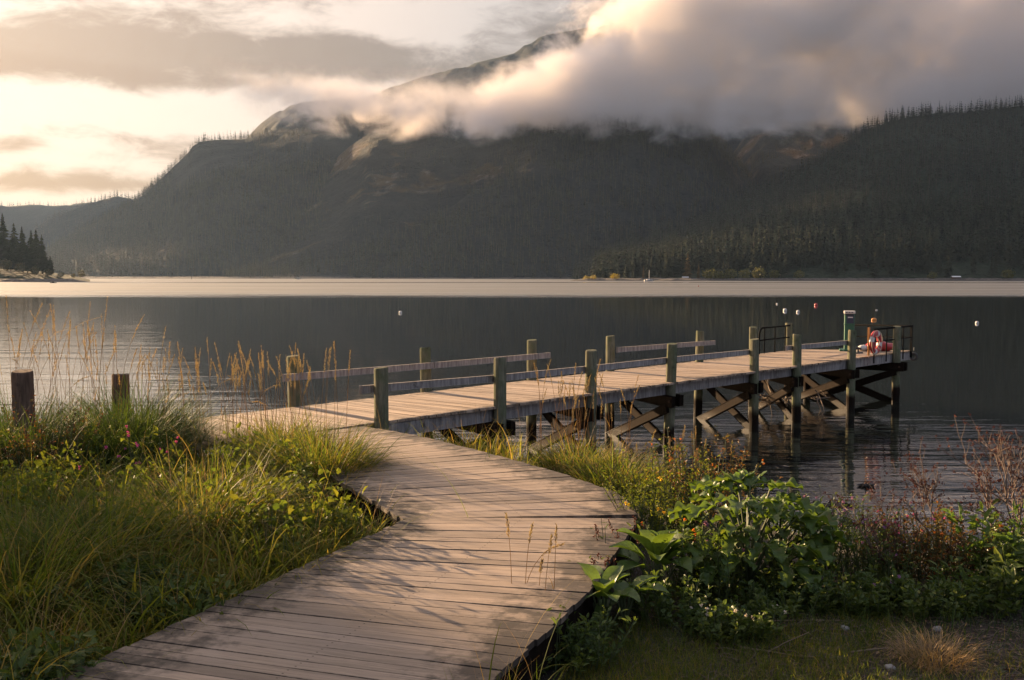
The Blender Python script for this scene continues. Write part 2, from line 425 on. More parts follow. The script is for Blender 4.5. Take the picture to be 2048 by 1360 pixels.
# ------------------------------------------------------------------ conifers
def conifer(h, r, whorls, per, seed, droop=.28, lean=0.0, trunk_seg=5, bare=.06):
    """crown as whorls of drooping branch blades -> (crown verts, quads), (trunk verts, quads)"""
    g = np.random.default_rng(seed); V = []; F = []
    for i in range(whorls):
        t = (i + g.uniform(0, .8)) / whorls
        z = h * (bare + (1 - bare) * t)
        prof = (1 - t) ** .8 * (1 - .25 * math.exp(-((t - .02) / .1) ** 2))
        k = max(3, int(per * (1 - .45 * t)))
        a0 = g.uniform(0, 6.28)
        for j in range(k):
            a = a0 + 6.283 * j / k + g.normal(0, .25)
            L = r * prof * g.uniform(.55, 1.12) + .012 * h
            w = L * g.uniform(.22, .36) + .004 * h
            c, s_ = math.cos(a), math.sin(a)
            dz = -L * droop * g.uniform(.6, 1.5)
            rise = h * .012 * g.uniform(0, 2)
            P = [(0, 0, z + rise + .02 * h), (c * L * .55 - s_ * w, s_ * L * .55 + c * w, z + dz * .62 - .03 * h * g.uniform(.2, 1)), (c * L, s_ * L, z + dz), (c * L * .55 + s_ * w, s_ * L * .55 - c * w, z + dz * .62 - .03 * h * g.uniform(.2, 1))]
            b0 = len(V); V += P; F.append((b0, b0 + 1, b0 + 2, b0 + 3))
    # leader
    b0 = len(V); q = .02 * h
    V += [(0, 0, h * 1.02), (q * .35, 0, h * .9), (0, q * .35, h * .9), (-q * .35, 0, h * .9), (0, -q * .35, h * .9)]
    F += [(b0, b0 + 1, b0 + 2, b0 + 2), ][:0]
    Q = np.array(F, np.int32)
    TV = []; TF = []; n_ = 5
    for k, (zz, rr) in enumerate(((-.03 * h, .016 * h), (h * .5, .009 * h), (h * .97, .001 * h))):
        TV += [(rr * math.cos(6.283 * j / n_), rr * math.sin(6.283 * j / n_), zz) for j in range(n_)]
    for k in range(2): TF += [(k * n_ + j, k * n_ + (j + 1) % n_, (k + 1) * n_ + (j + 1) % n_, (k + 1) * n_ + j) for j in range(n_)]
    return (np.array(V, np.float32), Q), (np.array(TV, np.float32), np.array(TF, np.int32))

def needle_mat(name, c, vary=.5, tr=.12):
    m, n = mat(name)
    geo = n.node('ShaderNodeNewGeometry'); oi = n.node('ShaderNodeObjectInfo')
    oc = n.node('ShaderNodeTexCoord').outputs['Object']
    tr_ = n.ss(n.noise(n.mapping(oc, scale=(1, 1, .35)), .13, 2, .6), .33, .67)
    f = n.math('ADD', n.math('MULTIPLY', geo.outputs['Random Per Island'], .3), n.math('MULTIPLY', tr_, .7))
    col = n.mix(f, tuple(x * (1 - vary) for x in c), (c[0] * (1 + vary * 1.1), c[1] * (1 + vary), c[2] * (1 + vary * .6)))
    col = n.mix(n.math('MULTIPLY', oi.outputs['Random'], .35), col, (c[0] * 1.5, c[1] * 1.15, c[2] * .8))
    p = pbsdf(n, col, .9, None, .03)
    t = n.node('ShaderNodeBsdfTranslucent', {'Color': n.vmath('MULTIPLY', col, (1.3, 1.2, .7))})
    finish(n, n.node('ShaderNodeMixShader', {0: tr, 1: p, 2: t})); return m
m_needle = needle_mat('conifer_needles', (.031, .038, .031), .72, .06)
m_hazy = needle_mat('far_conifer_needles', (.012, .013, .011), .4, .0)
m_bark = simple('conifer_bark', (.075, .06, .05), .9, .35, 2.0)

def forest(name, label, pts, hts, whorls, per, variants=4, seed=5, mat_=None, ratio=.2):
    """far-off wood that reads as one mass: one object"""
    g = np.random.default_rng(seed); b = MB()
    protos = [conifer(1.0, ratio * f, whorls, per, seed * 31 + i) for i, f in zip(range(variants), np.linspace(.8, 1.25, variants))]
    which = g.integers(0, variants, len(pts)); ang = g.uniform(0, 6.28, len(pts))
    for k in range(variants):
        sel = which == k
        if not sel.any(): continue
        P = pts[sel]; H = hts[sel]; A = ang[sel]; (V, Q), (TV, TQ) = protos[k]
        for mi, (v, q) in enumerate(((V, Q), (TV, TQ))):
            c, s_ = np.cos(A)[:, None], np.sin(A)[:, None]
            X = (v[None, :, 0] * c - v[None, :, 1] * s_) * H[:, None] + P[:, 0:1]
            Y = (v[None, :, 0] * s_ + v[None, :, 1] * c) * H[:, None] + P[:, 1:2]
            Z = v[None, :, 2] * H[:, None] + P[:, 2:3]
            VV = np.stack([X, Y, Z], -1).reshape(-1, 3)
            QQ = (q[None] + (np.arange(len(P)) * len(v))[:, None, None]).reshape(-1, 4)
            b.add(VV, QQ, mi)
    return tag(b.build(name, [mat_ or m_needle, m_bark]), label, kind='stuff')

def scatter(hill, N, t0, t1, px0, px1, dens=None, seed=1, bias=1.0):
    g = np.random.default_rng(seed)
    fu = g.uniform(hill.fu(px0), hill.fu(px1), N); t = t0 + (t1 - t0) * g.uniform(0, 1, N) ** bias
    P = hill.pt(fu, t)
    if dens is not None:
        keep = np.array([dens(p[0], p[1], p[2]) > g.uniform() for p in P]); P = P[keep]
    return P
clump = lambda sc, lo, hi, sd: (lambda x, y, z: np.clip((fbm(x, y + z, sc, 3, sd) - lo) / (hi - lo), 0.0, 1))

P = np.concatenate([scatter(shoulder, 7000, .0, .62, 60, 900, None, 11), scatter(shoulder, 2600, .5, .99, 60, 900, clump(160, -.05, .2, 3.1), 12), scatter(shoulder, 1800, .4, 1.0, 60, 345, None, 14), scatter(shoulder, 260, .985, 1.0, 60, 640, None, 13)])
forest('forest', 'hazy dark conifer forest on the left shoulder of the big mountain', P, np.random.default_rng(1).uniform(8, 27, len(P)), 6, 4, 4, 3)
P = np.concatenate([scatter(spur, 1800, .0, .95, 470, 1200, clump(120, .0, .25, 5.1), 21)])
forest('forest', 'scattered conifers on the brown rocky mountain spur', P, np.random.default_rng(2).uniform(10, 20, len(P)), 6, 4, 4, 4)
P = np.concatenate([scatter(flank, 10500, .0, .97, 450, 1690, clump(110, -.3, -.1, 2.2), 31), scatter(flank, 400, .97, 1, 450, 1600, None, 32)])
forest('forest', 'dark conifer forest covering the middle flank of the mountain under the cloud', P, np.random.default_rng(3).uniform(13, 27, len(P)), 6, 4, 4, 6)
P = np.concatenate([scatter(saddle, 4000, .0, .85, 1190, 2000, clump(120, -.2, .1, 4.2), 41)])
forest('forest', 'conifer forest in the steep valley below the low cloud', P, np.random.default_rng(4).uniform(12, 24, len(P)), 6, 4, 4, 7)
P = np.concatenate([scatter(ridge, 8500, .0, .98, 1150, 2300, clump(90, -.55, -.3, 1.2), 51), scatter(ridge, 420, .93, 1.0, 1150, 2250, None, 52)])
forest('forest', 'dark spruce forest on the right ridge running up to the cloud', P, np.random.default_rng(5).uniform(8, 31, len(P)), 8, 5, 4, 8)
P = np.concatenate([scatter(hill_mid, 900, .2, 1, 68, 400, None, 61), scatter(hill_mid, 160, .98, 1, 68, 330, None, 62), scatter(hill_far, 160, .98, 1, -200, 330, None, 63)])
forest('forest', 'faint treeline along the hazy distant hills at left', P, np.random.default_rng(6).uniform(16, 34, len(P)), 5, 4, 3, 9, mat_=m_hazy)
P = np.concatenate([scatter(point, 2600, .22, 1.0, 1190, 2350, None, 71)])
forest('forest', 'dense conifer wood rising behind the front trees of the right point', P, np.random.default_rng(7).uniform(11, 31, len(P)), 12, 7, 5, 10, ratio=.235)

# trees one can tell apart, at the front of the right point
GRP = 'tall conifers along the front of the wooded point'
protos = []
for k in range(7):
    (V, Q), (TV, TQ) = conifer(1.0, 0.18 + .035 * (k % 4), 18, 9, 500 + k, bare=.05 + .05 * (k % 3))
    b = MB(); b.add(V, Q, 0); b.add(TV, TQ, 1); protos.append(b.mesh('conifer', [m_needle, m_bark]))
def front_tree(p, h, k, rz, label='tall dark conifer at the front of the wooded point across the lake', group=GRP, wide=1.0, mesh=None):
    o = link('conifer_tree', mesh or protos[k], None, p); o.scale = (h * wide, h * wide, h); o.rotation_euler = (0, 0, rz)
    return tag(o, label, 'tree', group)
g = np.random.default_rng(77)
pts = scatter(point, 190, .035, .24, 1172, 2330, None, 78)
for p in pts:
    px_ = 1024 + 2000 * p[0] / p[1]
    front_tree(p, float(g.uniform(15, 27)) * (.75 if px_ < 1230 else 1), int(g.integers(0, 7)), float(g.uniform(0, 6)))
m_pale = needle_mat('pale_conifer_needles', (.085, .062, .036))
(V, Q), (TV, TQ) = conifer(1.0, .27, 18, 9, 901, bare=.03)
b = MB(); b.add(V, Q, 0); b.add(TV, TQ, 1); pale = b.mesh('conifer', [m_pale, m_bark])
def on_point(px, t): return point.pt(np.array([point.fu(px)]), np.array([t]))[0]
front_tree(on_point(1376, .03), 23, 0, .5, 'broad pale brown conifer by the shore of the wooded point right of the sailboat', None, 1.0, pale)
front_tree(on_point(1398, .03), 16, 0, 1.5, 'narrow pale brown conifer beside the broad pale one on the point', None, .6, pale)
front_tree(on_point(1287, .02), 13, 0, 2.5, 'small orange brown conifer behind the moored sailboat', None, .6, pale)

# bushes along the point's shore
def leaf_cloud(b, centre, rad, n_, size, seed, mi=0, zsc=.8, shell=.35):
    """leaf faces spread through an uneven crown volume"""
    g = np.random.default_rng(seed)
    d = g.normal(size=(n_, 3)); d /= np.linalg.norm(d, axis=1)[:, None]
    lump = np.array([1 + .45 * mnoise.noise(Vector(x * 1.7) + Vector((seed, 0, 0))) + .2 * mnoise.noise(Vector(x * 4.1)) for x in d])
    rr = g.uniform(shell, 1, n_) ** .6 * lump * rad
    c = np.array(centre) + d * rr[:, None] * np.array([1, 1, zsc])
    a = g.normal(size=(n_, 3)); a /= np.linalg.norm(a, axis=1)[:, None]
    bb = np.cross(a, g.normal(size=(n_, 3))); bb /= np.linalg.norm(bb, axis=1)[:, None]
    s_ = size * g.uniform(.6, 1.3, n_)[:, None]
    V = np.stack([c - a * s_, c + bb * s_ * .5, c + a * s_, c - bb * s_ * .5], 1).reshape(-1, 3)
    b.add(V, np.arange(n_ * 4).reshape(-1, 4), mi)
m_bush = leafmat('shore_bush_leaves', [(.05, .06, .02), (.09, .085, .025), (.06, .07, .02)], .25)
m_yell = leafmat('yellow_bush_leaves', [(.14, .12, .02), (.22, .17, .03), (.12, .11, .025)], .3)
GB = 'bushes along the shore of the wooded point'
def bush(px, t, rad, seed, m, label, group=GB):
    p = on_point(px, t); b = MB(); leaf_cloud(b, (0, 0, rad * .75), rad, 420, rad * .13, seed)
    return tag(b.build('shore_bush', m, loc=p), label, 'bush', group)
for i, (px, t, r_) in enumerate([(1172, .01, 3.0), (1186, .012, 3.4), (1229, .015, 4.2), (1420, .02, 6.2), (1440, .02, 5.0), (1462, .025, 6.0), (1490, .03, 5.4), (1520, .03, 6.4), (1550, .03, 5), (1600, .03, 4.5), (1868, .02, 4.2), (2020, .02, 5.5)]):
    bush(px, t, r_, 30 + i, m_yell if px < 1240 else m_bush, 'sunlit yellow bush at the tip of the wooded point' if px < 1240 else 'low green bush at the foot of the trees on the point')

# left point: conifers one can tell apart, with trunk and crown
m_dark = needle_mat('dark_conifer_needles', (.02, .026, .016), .4, .06)
def big_conifer(px, py_top, py_base, d, seed, ratio, label):
    base = at_y(px, py_base, d); top = at_y(px, py_top, d); h = top.z - base.z + 1
    t = empty('conifer_tree', (base.x, base.y, base.z - 1), label, 'tree', 'dark conifers on the left point')
    (V, Q), (TV, TQ) = conifer(h, h * ratio, 26, 11, seed, droop=.22, bare=.1)
    b = MB(); b.add(V, Q); b.build('crown', m_dark, t)
    b = MB(); b.add(TV, TQ); b.build('trunk', m_bark, t)
LP = [(-52, 455, 530, 735, 0.221, 'conifer at the very edge of the picture behind the left point'), (8, 428, 535, 735, 0.260, 'tallest dark conifer, at the left end of the left point'), (-14, 465, 536, 728, 0.286, 'broad dark conifer in front of the tallest one at far left'), (30, 446, 538, 735, 0.247, 'second tallest dark conifer, right of the tallest one'), (46, 454, 540, 730, 0.260, 'pointed dark conifer in the middle of the left point'),
      (64, 461, 541, 735, 0.234, 'dark twin-like conifer standing left of the slimmer one on the point'), (74, 459, 542, 728, 0.260, 'bushy dark conifer fourth from the water end of the left point'), (85, 470, 543, 732, 0.260, 'slim dark conifer near the water end of the left point'), (22, 480, 540, 722, 0.325, 'lower broad conifer in the front row of the left point'), (55, 490, 543, 722, 0.338, 'low dark conifer before the middle of the left point'),
      (101, 511, 546, 730, 0.338, 'short conifer, last of the wood towards the water on the left point'), (92, 505, 546, 726, 0.312, 'short dark conifer beside the last one of the left wood')]
for i, (px, a, b_, d, rt, lb) in enumerate(LP): big_conifer(px, a, b_, d, 600 + i, rt, lb)
m_scrub = leafmat('point_scrub_leaves', [(.03, .035, .015), (.05, .05, .02), (.06, .045, .02)], .15)
for i, (px, py, r_, lb) in enumerate([(10, 528, 4.6, 'dark scrub bush under the tallest conifer of the left point'), (40, 534, 4.0, 'rounded dark scrub bush left on the sloping bank of the left point'), (70, 541, 3.6, 'low scrub bush in the middle of the left bank'), (98, 545, 3.0, 'brown scrub bush on the bank below the short conifers'), (122, 549, 2.3, 'small scrub bush near the tip of the left point'), (146, 551, 2.0, 'lowest scrub bush close to the lone tree on the left point')]):
    p = at_y(px, py, 712); b = MB(); leaf_cloud(b, (0, 0, 0), r_, 500, r_ * .13, 80 + i)
    tag(b.build('scrub_bush', m_scrub, loc=p), lb, 'bush', 'scrub on the left point')
t = empty('lone_tree', at_y(163, 551, 720), 'small round lone tree at the tip of the left point', 'tree')
b = MB(); leaf_cloud(b, (0, 0, 1.6), 2.4, 500, .34, 99, zsc=1.1); b.build('crown', m_scrub, t)
b = MB(); b.tube([(0, 0, -1.2), (.1, 0, 1.6)], [.25, .12], 5); b.build('trunk', m_bark, t)

# ------------------------------------------------------------------ lake
def lake_mat():
    m, n = mat('lake_water')
    oc = n.node('ShaderNodeTexCoord').outputs['Object']
    X, Y, Z = n.xyz(oc)
    # patches of wind: the calm lee near the jetty ends about 200 m out
    edge = n.math('ADD', Y, n.math('MULTIPLY', n.noise(n.mapping(oc, scale=(.012, .05, 1)), 1.0, 4, .6), 60))
    edge = n.math('ADD', edge, n.math('MULTIPLY', n.noise(n.mapping(oc, scale=(.05, .25, 1)), 1.0, 4, .7), 40))
    wind = n.ss(edge, 222, 285)
    lane = n.math('MULTIPLY', n.ss(Y, 585, 592), n.ss(Y, 640, 628))
    lane = n.math('MULTIPLY', lane, n.ss(X, -330, -120))
    wind = n.math('MULTIPLY', wind, n.math('SUBTRACT', 1, lane))
    wind = n.math('MULTIPLY', wind, n.ss(n.noise(n.mapping(oc, scale=(.006, .05, 1), loc=(9, 4, 0)), 1.0, 5, .65), .30, .52, .62, 1.0))
    wl = n.mapping(oc, scale=(.22, 1.0, 1), rot=(0, 0, R(4)))
    swell = n.noise(n.mapping(oc, scale=(.10, .62, 1), rot=(0, 0, R(-3))), 1.0, 2, .5)
    rip = n.noise(wl, 2.6, 3, .55)
    fine = n.noise(n.mapping(oc, scale=(.5, 1.0, 1)), 9.0, 2, .5)
    patch = n.noise(n.mapping(oc, scale=(.03, .09, 1), loc=(4, 2, 0)), 1.0, 3, .55)
    near = n.ss(Y, 36, 12)
    amp = n.math('ADD', .12, n.math('MULTIPLY', near, 1.5))
    amp = n.math('MULTIPLY', amp, n.ss(patch, .3, .62, .35, 1.25))
    leftw = n.ss(n.math('DIVIDE', X, n.math('MAXIMUM', Y, 1)), -.16, -.40)
    amp = n.math('ADD', amp, n.math('MULTIPLY', leftw, .48))
    h = n.math('ADD', n.math('MULTIPLY', swell, .05), n.math('ADD', n.math('MULTIPLY', rip, .019), n.math('MULTIPLY', fine, .0022)))
    h = n.math('MULTIPLY', h, amp)
    b = bump(n, h, 1.0, 1.0)
    rough = n.math('ADD', n.math('MULTIPLY', wind, .52), .03)
    p = pbsdf(n, (.006, .008, .008), rough, b, .5, IOR=n.fmix(wind, 2.5, 1.75))
    finish(n, p); return m
b = MB(); b.add([(-9000, -60, 0), (9000, -60, 0), (9000, 9000, 0), (-9000, 9000, 0)], [(0, 1, 2, 3)])
tag(b.build('lake_water', lake_mat()), kind='structure')

# ------------------------------------------------------------------ air: even haze, and the low cloud wrapped round the mountain top
def haze():
    m, n = mat('haze_air')
    v = n.node('ShaderNodeVolumePrincipled', {'Color': (.48, .68, 1.0), 'Density': HAZE_D, 'Anisotropy': .4})
    finish(n, None, vol=v)
    b = MB(); b.box((0, 3600, 899), (5200, 0, 0), (0, 3720, 0), (0, 0, 1001))
    tag(b.build('haze', m), 'pale morning haze over the lake', kind='stuff')
HAZE_D = 1.55e-5
haze()
def low_cloud():
    m, n = mat('low_cloud_vapour')
    oc = n.node('ShaderNodeTexCoord').outputs['Object']
    X, Y, Z = n.xyz(oc)
    w1 = n.math('SUBTRACT', n.noise(n.mapping(oc, scale=(1, .6, 1.3)), 1 / 300, 2, .5), .5)
    w2 = n.math('SUBTRACT', n.noise(n.mapping(oc, scale=(1, .7, 1.25), loc=(3, 7, 1)), 1 / 95, 6, .62, .6), .5)
    w3 = n.math('SUBTRACT', n.noise(oc, 1 / 34, 5, .65, .4), .5)
    w = n.math('ADD', n.math('ADD', n.math('MULTIPLY', w1, 1.5), n.math('MULTIPLY', w2, 1.3)), n.math('MULTIPLY', w3, .6))
    # underside of the bank
    zz = n.math('ADD', n.math('SUBTRACT', Z, n.math('MULTIPLY', n.math('SUBTRACT', Y, 2100), .16)), n.math('ADD', n.math('MULTIPLY', w1, 60), n.math('ADD', n.math('MULTIPLY', w2, 150), n.math('MULTIPLY', w3, 60))))
    under = n.ss(zz, 305, 362)
    # left edge leans to the right with height
    lx = n.math('SUBTRACT', X, n.math('MULTIPLY', n.ss(Z, 405, 485, 0, 75, typ='LINEAR'), 4.5))
    lx = n.math('ADD', lx, n.math('MULTIPLY', w, 380))
    left = n.ss(lx, -90, 80)
    bank = n.math('MULTIPLY', under, left)
    # thin tongue along the shoulder
    tx = n.math('MULTIPLY', n.ss(X, -600, -380), n.ss(X, 40, -160))
    tz = n.math('ADD', Z, n.math('ADD', n.math('MULTIPLY', w, 70), n.math('MULTIPLY', X, .04)))
    tong = n.math('MULTIPLY', n.ss(tz, 305, 335), n.ss(tz, 392, 350))
    tong = n.math('MULTIPLY', n.math('MULTIPLY', tong, tx), n.ss(w2, -.12, .12))
    dens = n.math('ADD', n.math('MULTIPLY', bank, n.math('ADD', .013, n.math('MULTIPLY', w, .034))), n.math('MULTIPLY', tong, .014))
    dens = n.math('MULTIPLY', n.math('MAXIMUM', dens, 0), n.ss(n.math('ADD', Z, n.math('MULTIPLY', w, 60)), 638, 590))
    v = n.node('ShaderNodeVolumePrincipled', {'Color': (1.0, .955, .92), 'Density': dens, 'Anisotropy': -.6})
    finish(n, None, vol=v)
    b = MB(); b.box((620, 2105, 440), (1400, 0, 0), (0, 215, 0), (0, 0, 200))
    tag(b.build('low_cloud', m), 'low cloud bank wrapped round the mountain top', kind='stuff')
low_cloud()

# unseen trees added beyond the left of the frame to shade the foreground
def shade_tree(c_, L, ztop, rad, seed):
    dx, dy = math.sin(SUN_AZ), math.cos(SUN_AZ); x, y = c_ * dy + L * dx, -c_ * dx + L * dy
    top = ztop + L * math.tan(SUN_EL); t = empty('added_shade_tree', (x, y, .6), 'unseen broad leafy tree added outside the left edge to shade the foreground', 'tree', 'unseen trees added for shade')
    b = MB(); leaf_cloud(b, (0, 0, top - .6 - rad * .95), rad, 2600, rad * .16, seed, zsc=.95, shell=.1)
    for k in range(3): leaf_cloud(b, (.5 * rad * math.cos(k * 2.1), .5 * rad * math.sin(k * 2.1), top - .6 - rad * 1.7), rad * .85, 1500, rad * .16, seed + k + 1, zsc=1.1, shell=.1)
    b.build('crown', m_scrub, t)
    b = MB(); b.tube([(0, 0, -1), (.2, .1, top * .4), (0, 0, top - rad)], [.5, .35, .1], 8)
    for k in range(5): b.tube([(.1, 0, top * (.4 + .07 * k)), (rad * .6 * math.cos(k * 1.3), rad * .6 * math.sin(k * 1.3), top * (.55 + .07 * k))], [.15, .05], 6)
    b.build('trunk', m_bark, t)
for i, (c_, L, zt, rad) in enumerate([(0.2, 92, 1.5, 4.4), (-6, 97, 2.1, 5.5), (-13, 94, 3.0, 6.5)]): shade_tree(c_, L, zt, rad, 700 + 10 * i)
b = MB(); V = []
for i in range(25):
    for j in range(13):
        x, y = -108 + 3.0 * i, 40 + 4.5 * j; k = math.hypot((x + 74) / 27, (y - 66) / 26); V.append((x, y, -1 + 2.6 * max(0, 1 - k ** 2) + .3 * fbm(x, y, 9, 3, 1.1)))
idx = np.arange(25 * 13).reshape(25, 13); b.add(V, np.stack([idx[:-1, :-1], idx[1:, :-1], idx[1:, 1:], idx[:-1, 1:]], -1).reshape(-1, 4))
tag(b.build('added_left_bank', m_shore, smooth=True), kind='structure')  # unseen ground added to carry the shade trees

# ------------------------------------------------------------------ near ground
DZ = 1.55                                  # deck level above the lake
SHORE = [(-40, 16.5), (-14, 16.0), (-9, 17), (-4, 18.2), (-.5, 18.9), (1.2, 17.6), (2.3, 15.6), (3.2, 14.0), (4.5, 13.0), (7, 12.4), (14, 12.2), (40, 12)]
def sstep(x, a, b):
    t = min(1, max(0, (x - a) / (b - a))); return t * t * (3 - 2 * t)
def gz(x, y):
    d = (interp(SHORE, x) - y) * .75
    z = -.6 + 1.75 * sstep(d, -1.2, 2.6)
    z += .06 * fbm(x, y, 1.7, 3, 2.0) * sstep(d, 0, 2) + .02 * fbm(x, y, .4, 2, 6.0)
    if x < -1: z += .12 * sstep(-x, 1, 3) * sstep(d, 0, 2)
    return z
def ground_mat():
    m, n = mat('shore_ground')
    oc = n.node('ShaderNodeTexCoord').outputs['Object']
    a = n.noise(oc, 3.0, 6, .65); c = n.noise(oc, 38, 4, .7)
    v = n.node('ShaderNodeTexVoronoi', {'Vector': oc, 'Scale': 55.0}).outputs
    peb = n.ss(a, .52, .62)
    soil = n.mix(c, (.018, .013, .010), (.075, .055, .042))
    chips = n.mix(n.math('MULTIPLY', n.xyz(v['Color'])[0], peb), soil, (.16, .135, .12))
    X, Y, Z = n.xyz(oc)
    moss = n.ss(n.math('ADD', a, n.math('MULTIPLY', n.noise(oc, .8, 3), .5)), .72, .88)
    col = n.mix(n.math('MULTIPLY', moss, .7), chips, (.035, .045, .014))
    col = n.mix(n.ss(Z, .35, .05), col, (.02, .018, .015))
    finish(n, pbsdf(n, col, .9, bump(n, n.math('ADD', n.math('MULTIPLY', c, .6), v['Distance']), .02), .25)); return m
xs = np.concatenate([np.arange(-40, -12, 1.5), np.arange(-12, 9, .16), np.arange(9, 40, 1.5)]); ys = np.concatenate([np.arange(-12, 3.6, 1.2), np.arange(3.6, 21, .16)])
V = np.array([(x, y, gz(x, y)) for y in ys for x in xs]); idx = np.arange(len(V)).reshape(len(ys), len(xs))
b = MB(); b.add(V, np.stack([idx[:-1, :-1], idx[:-1, 1:], idx[1:, 1:], idx[1:, :-1]], -1).reshape(-1, 4))
tag(b.build('ground', ground_mat(), smooth=True), kind='structure')

# ------------------------------------------------------------------ wood
def board_mat(name, light, dark, moss_amt=1.0):
    """weathered planks: grain along uv 'grain' (metres), grime towards board ends through uv 'edge'"""
    m, n = mat(name)
    uv = n.node('ShaderNodeUVMap', uv_map='grain').outputs[0]; ed = n.node('ShaderNodeUVMap', uv_map='edge').outputs[0]
    oc = n.node('ShaderNodeTexCoord').outputs['Object']
    rnd = n.node('ShaderNodeNewGeometry').outputs['Random Per Island']
    uvr = n.vmath('ADD', uv, n.comb(n.math('MULTIPLY', rnd, 91), n.math('MULTIPLY', rnd, 37), 0))
    warp = n.noise(n.mapping(uvr, scale=(1.2, 5, 1)), 1.0, 2)
    gv = n.vmath('ADD', n.mapping(uvr, scale=(1.1, 38, 1)), n.comb(0, n.math('MULTIPLY', warp, 4), 0))
    grain = n.noise(gv, 1.0, 5, .68)
    fibre = n.noise(n.mapping(uvr, scale=(5, 190, 1)), 1.0, 3, .6)
    patch = n.noise(oc, 1.1, 4, .6); blot = n.noise(oc, 5.5, 5, .65)
    kn = n.node('ShaderNodeTexVoronoi', {'Vector': n.mapping(uvr, scale=(1.3, 5.2, 1)), 'Scale': 1.0, 'Randomness': 1.0}).outputs['Distance']
    knot = n.ss(kn, .11, .05)
    tone = n.ss(rnd, 0, 1, .74, 1.2, typ='LINEAR')
    col = n.mix(n.ss(grain, .25, .75), tuple(x * .5 for x in light), tuple(x * 1.08 for x in light))
    col = n.mix(n.ss(fibre, .42, .28), col, tuple(x * .36 for x in light))
    col = n.mix(n.ss(patch, .42, .66, 0, .45), col, (light[0] * .82, light[1] * .86, light[2] * .94))
    col = n.mix(n.math('MULTIPLY', knot, .8), col, tuple(x * .22 for x in light))
    e = n.xyz(ed)[0]
    end = n.ss(n.math('ABSOLUTE', n.math('SUBTRACT', e, .5)), .14, .52)
    dirt = n.ss(n.math('ADD', n.math('MULTIPLY', end, .62 * moss_amt), n.math('ADD', n.math('MULTIPLY', n.ss(blot, .3, .7), .42), n.math('MULTIPLY', n.ss(patch, .35, .65), .22))), .48, .95)
    col = n.mix(n.math('MULTIPLY', dirt, .86), col, dark)
    vy = n.xyz(ed)[1]
    rim = n.ss(n.math('ABSOLUTE', n.math('SUBTRACT', vy, .5)), .455, .5, 0, .8)
    col = n.mix(n.math('MULTIPLY', rim, n.ss(blot, .35, .6)), col, dark)
    crack = n.ss(n.noise(n.mapping(uvr, scale=(.9, 70, 1), loc=(7, 3, 0)), 1.0, 4, .62), .355, .30)
    crack = n.math('MULTIPLY', crack, n.ss(n.noise(n.mapping(uvr, scale=(1.6, 9, 1)), 1.0, 2), .42, .58))
    col = n.mix(n.math('MULTIPLY', crack, .85), col, tuple(x * .6 for x in dark))
    nx = n.math('MINIMUM', n.math('ABSOLUTE', n.math('SUBTRACT', n.math('ABSOLUTE', n.math('SUBTRACT', e, .5)), .455)), n.math('ABSOLUTE', n.math('SUBTRACT', e, .5)))
    ny = n.math('ABSOLUTE', n.math('SUBTRACT', n.math('ABSOLUTE', n.math('SUBTRACT', vy, .5)), .24))
    nail = n.math('SQRT', n.math('ADD', n.math('POWER', n.math('MULTIPLY', nx, 2.45), 2), n.math('POWER', n.math('MULTIPLY', ny, .19), 2)))
    col = n.mix(n.ss(nail, .010, .006), col, (.02, .014, .011))
    col = n.mix(n.ss(n.noise(oc, 60, 3, .7), .70, .76), col, tuple(x * .5 for x in dark))
    col = n.vmath('SCALE', col, sc=tone)
    h = n.math('SUBTRACT', n.math('ADD', n.math('MULTIPLY', grain, .9), n.math('MULTIPLY', fibre, .5)), knot)
    finish(n, pbsdf(n, col, n.ss(grain, .2, .8, .62, .85), bump(n, h, .0018), .2)); return m
m_path = board_mat('weathered_path_boards', (.285, .215, .158), (.026, .021, .017), 1.0)
m_deck = board_mat('weathered_jetty_boards', (.36, .268, .19), (.055, .042, .03), .55)

def timber_mat(name, base, dark, wet=True, green=.0, streak=1.0):
    m, n = mat(name)
    oc = n.node('ShaderNodeTexCoord').outputs['Object']
    gp = n.node('ShaderNodeNewGeometry').outputs['Position']; Z = n.xyz(gp)[2]
    a = n.noise(n.mapping(oc, scale=(9, 9, 1.2)), 2.0, 6, .65)
    f = n.noise(n.mapping(oc, scale=(40, 40, 2.0)), 2.0, 4, .6)
    bl = n.noise(oc, 3.5, 5, .65)
    col = n.mix(n.ss(a, .3, .7), tuple(x * .5 for x in base), tuple(x * 1.15 for x in base))
    col = n.mix(n.ss(f, .40, .30, 0, streak), col, tuple(x * .25 for x in base))
    if green: col = n.mix(n.ss(bl, .42, .62, 0, green), col, (.085, .10, .055))
    col = n.mix(n.ss(bl, .60, .72, 0, .8), col, dark)
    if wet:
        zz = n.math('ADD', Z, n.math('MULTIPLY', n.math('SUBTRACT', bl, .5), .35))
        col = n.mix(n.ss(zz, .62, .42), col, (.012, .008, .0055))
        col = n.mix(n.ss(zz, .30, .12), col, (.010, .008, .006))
    finish(n, pbsdf(n, col, n.ss(Z, .1, .4, .55, .9), bump(n, n.math('ADD', a, f), .003), .04)); return m
m_post = timber_mat('mossy_round_post', (.145, .14, .095), (.035, .033, .024), True, .75)
m_beam = timber_mat('grey_weathered_beam', (.25, .23, .215), (.035, .03, .026), False)
m_rail = timber_mat('grey_rail_board', (.27, .245, .225), (.06, .055, .05), False)
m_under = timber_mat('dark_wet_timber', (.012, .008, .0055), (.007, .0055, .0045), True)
m_bollard = timber_mat('brown_old_post', (.13, .085, .06), (.03, .02, .015), False)
m_steel = simple('black_painted_steel', (.006, .006, .006), .8, .3, 20, .03)
m_bolt = simple('rusty_bolt', (.06, .035, .022), .7, .4, 60, .4, .6)

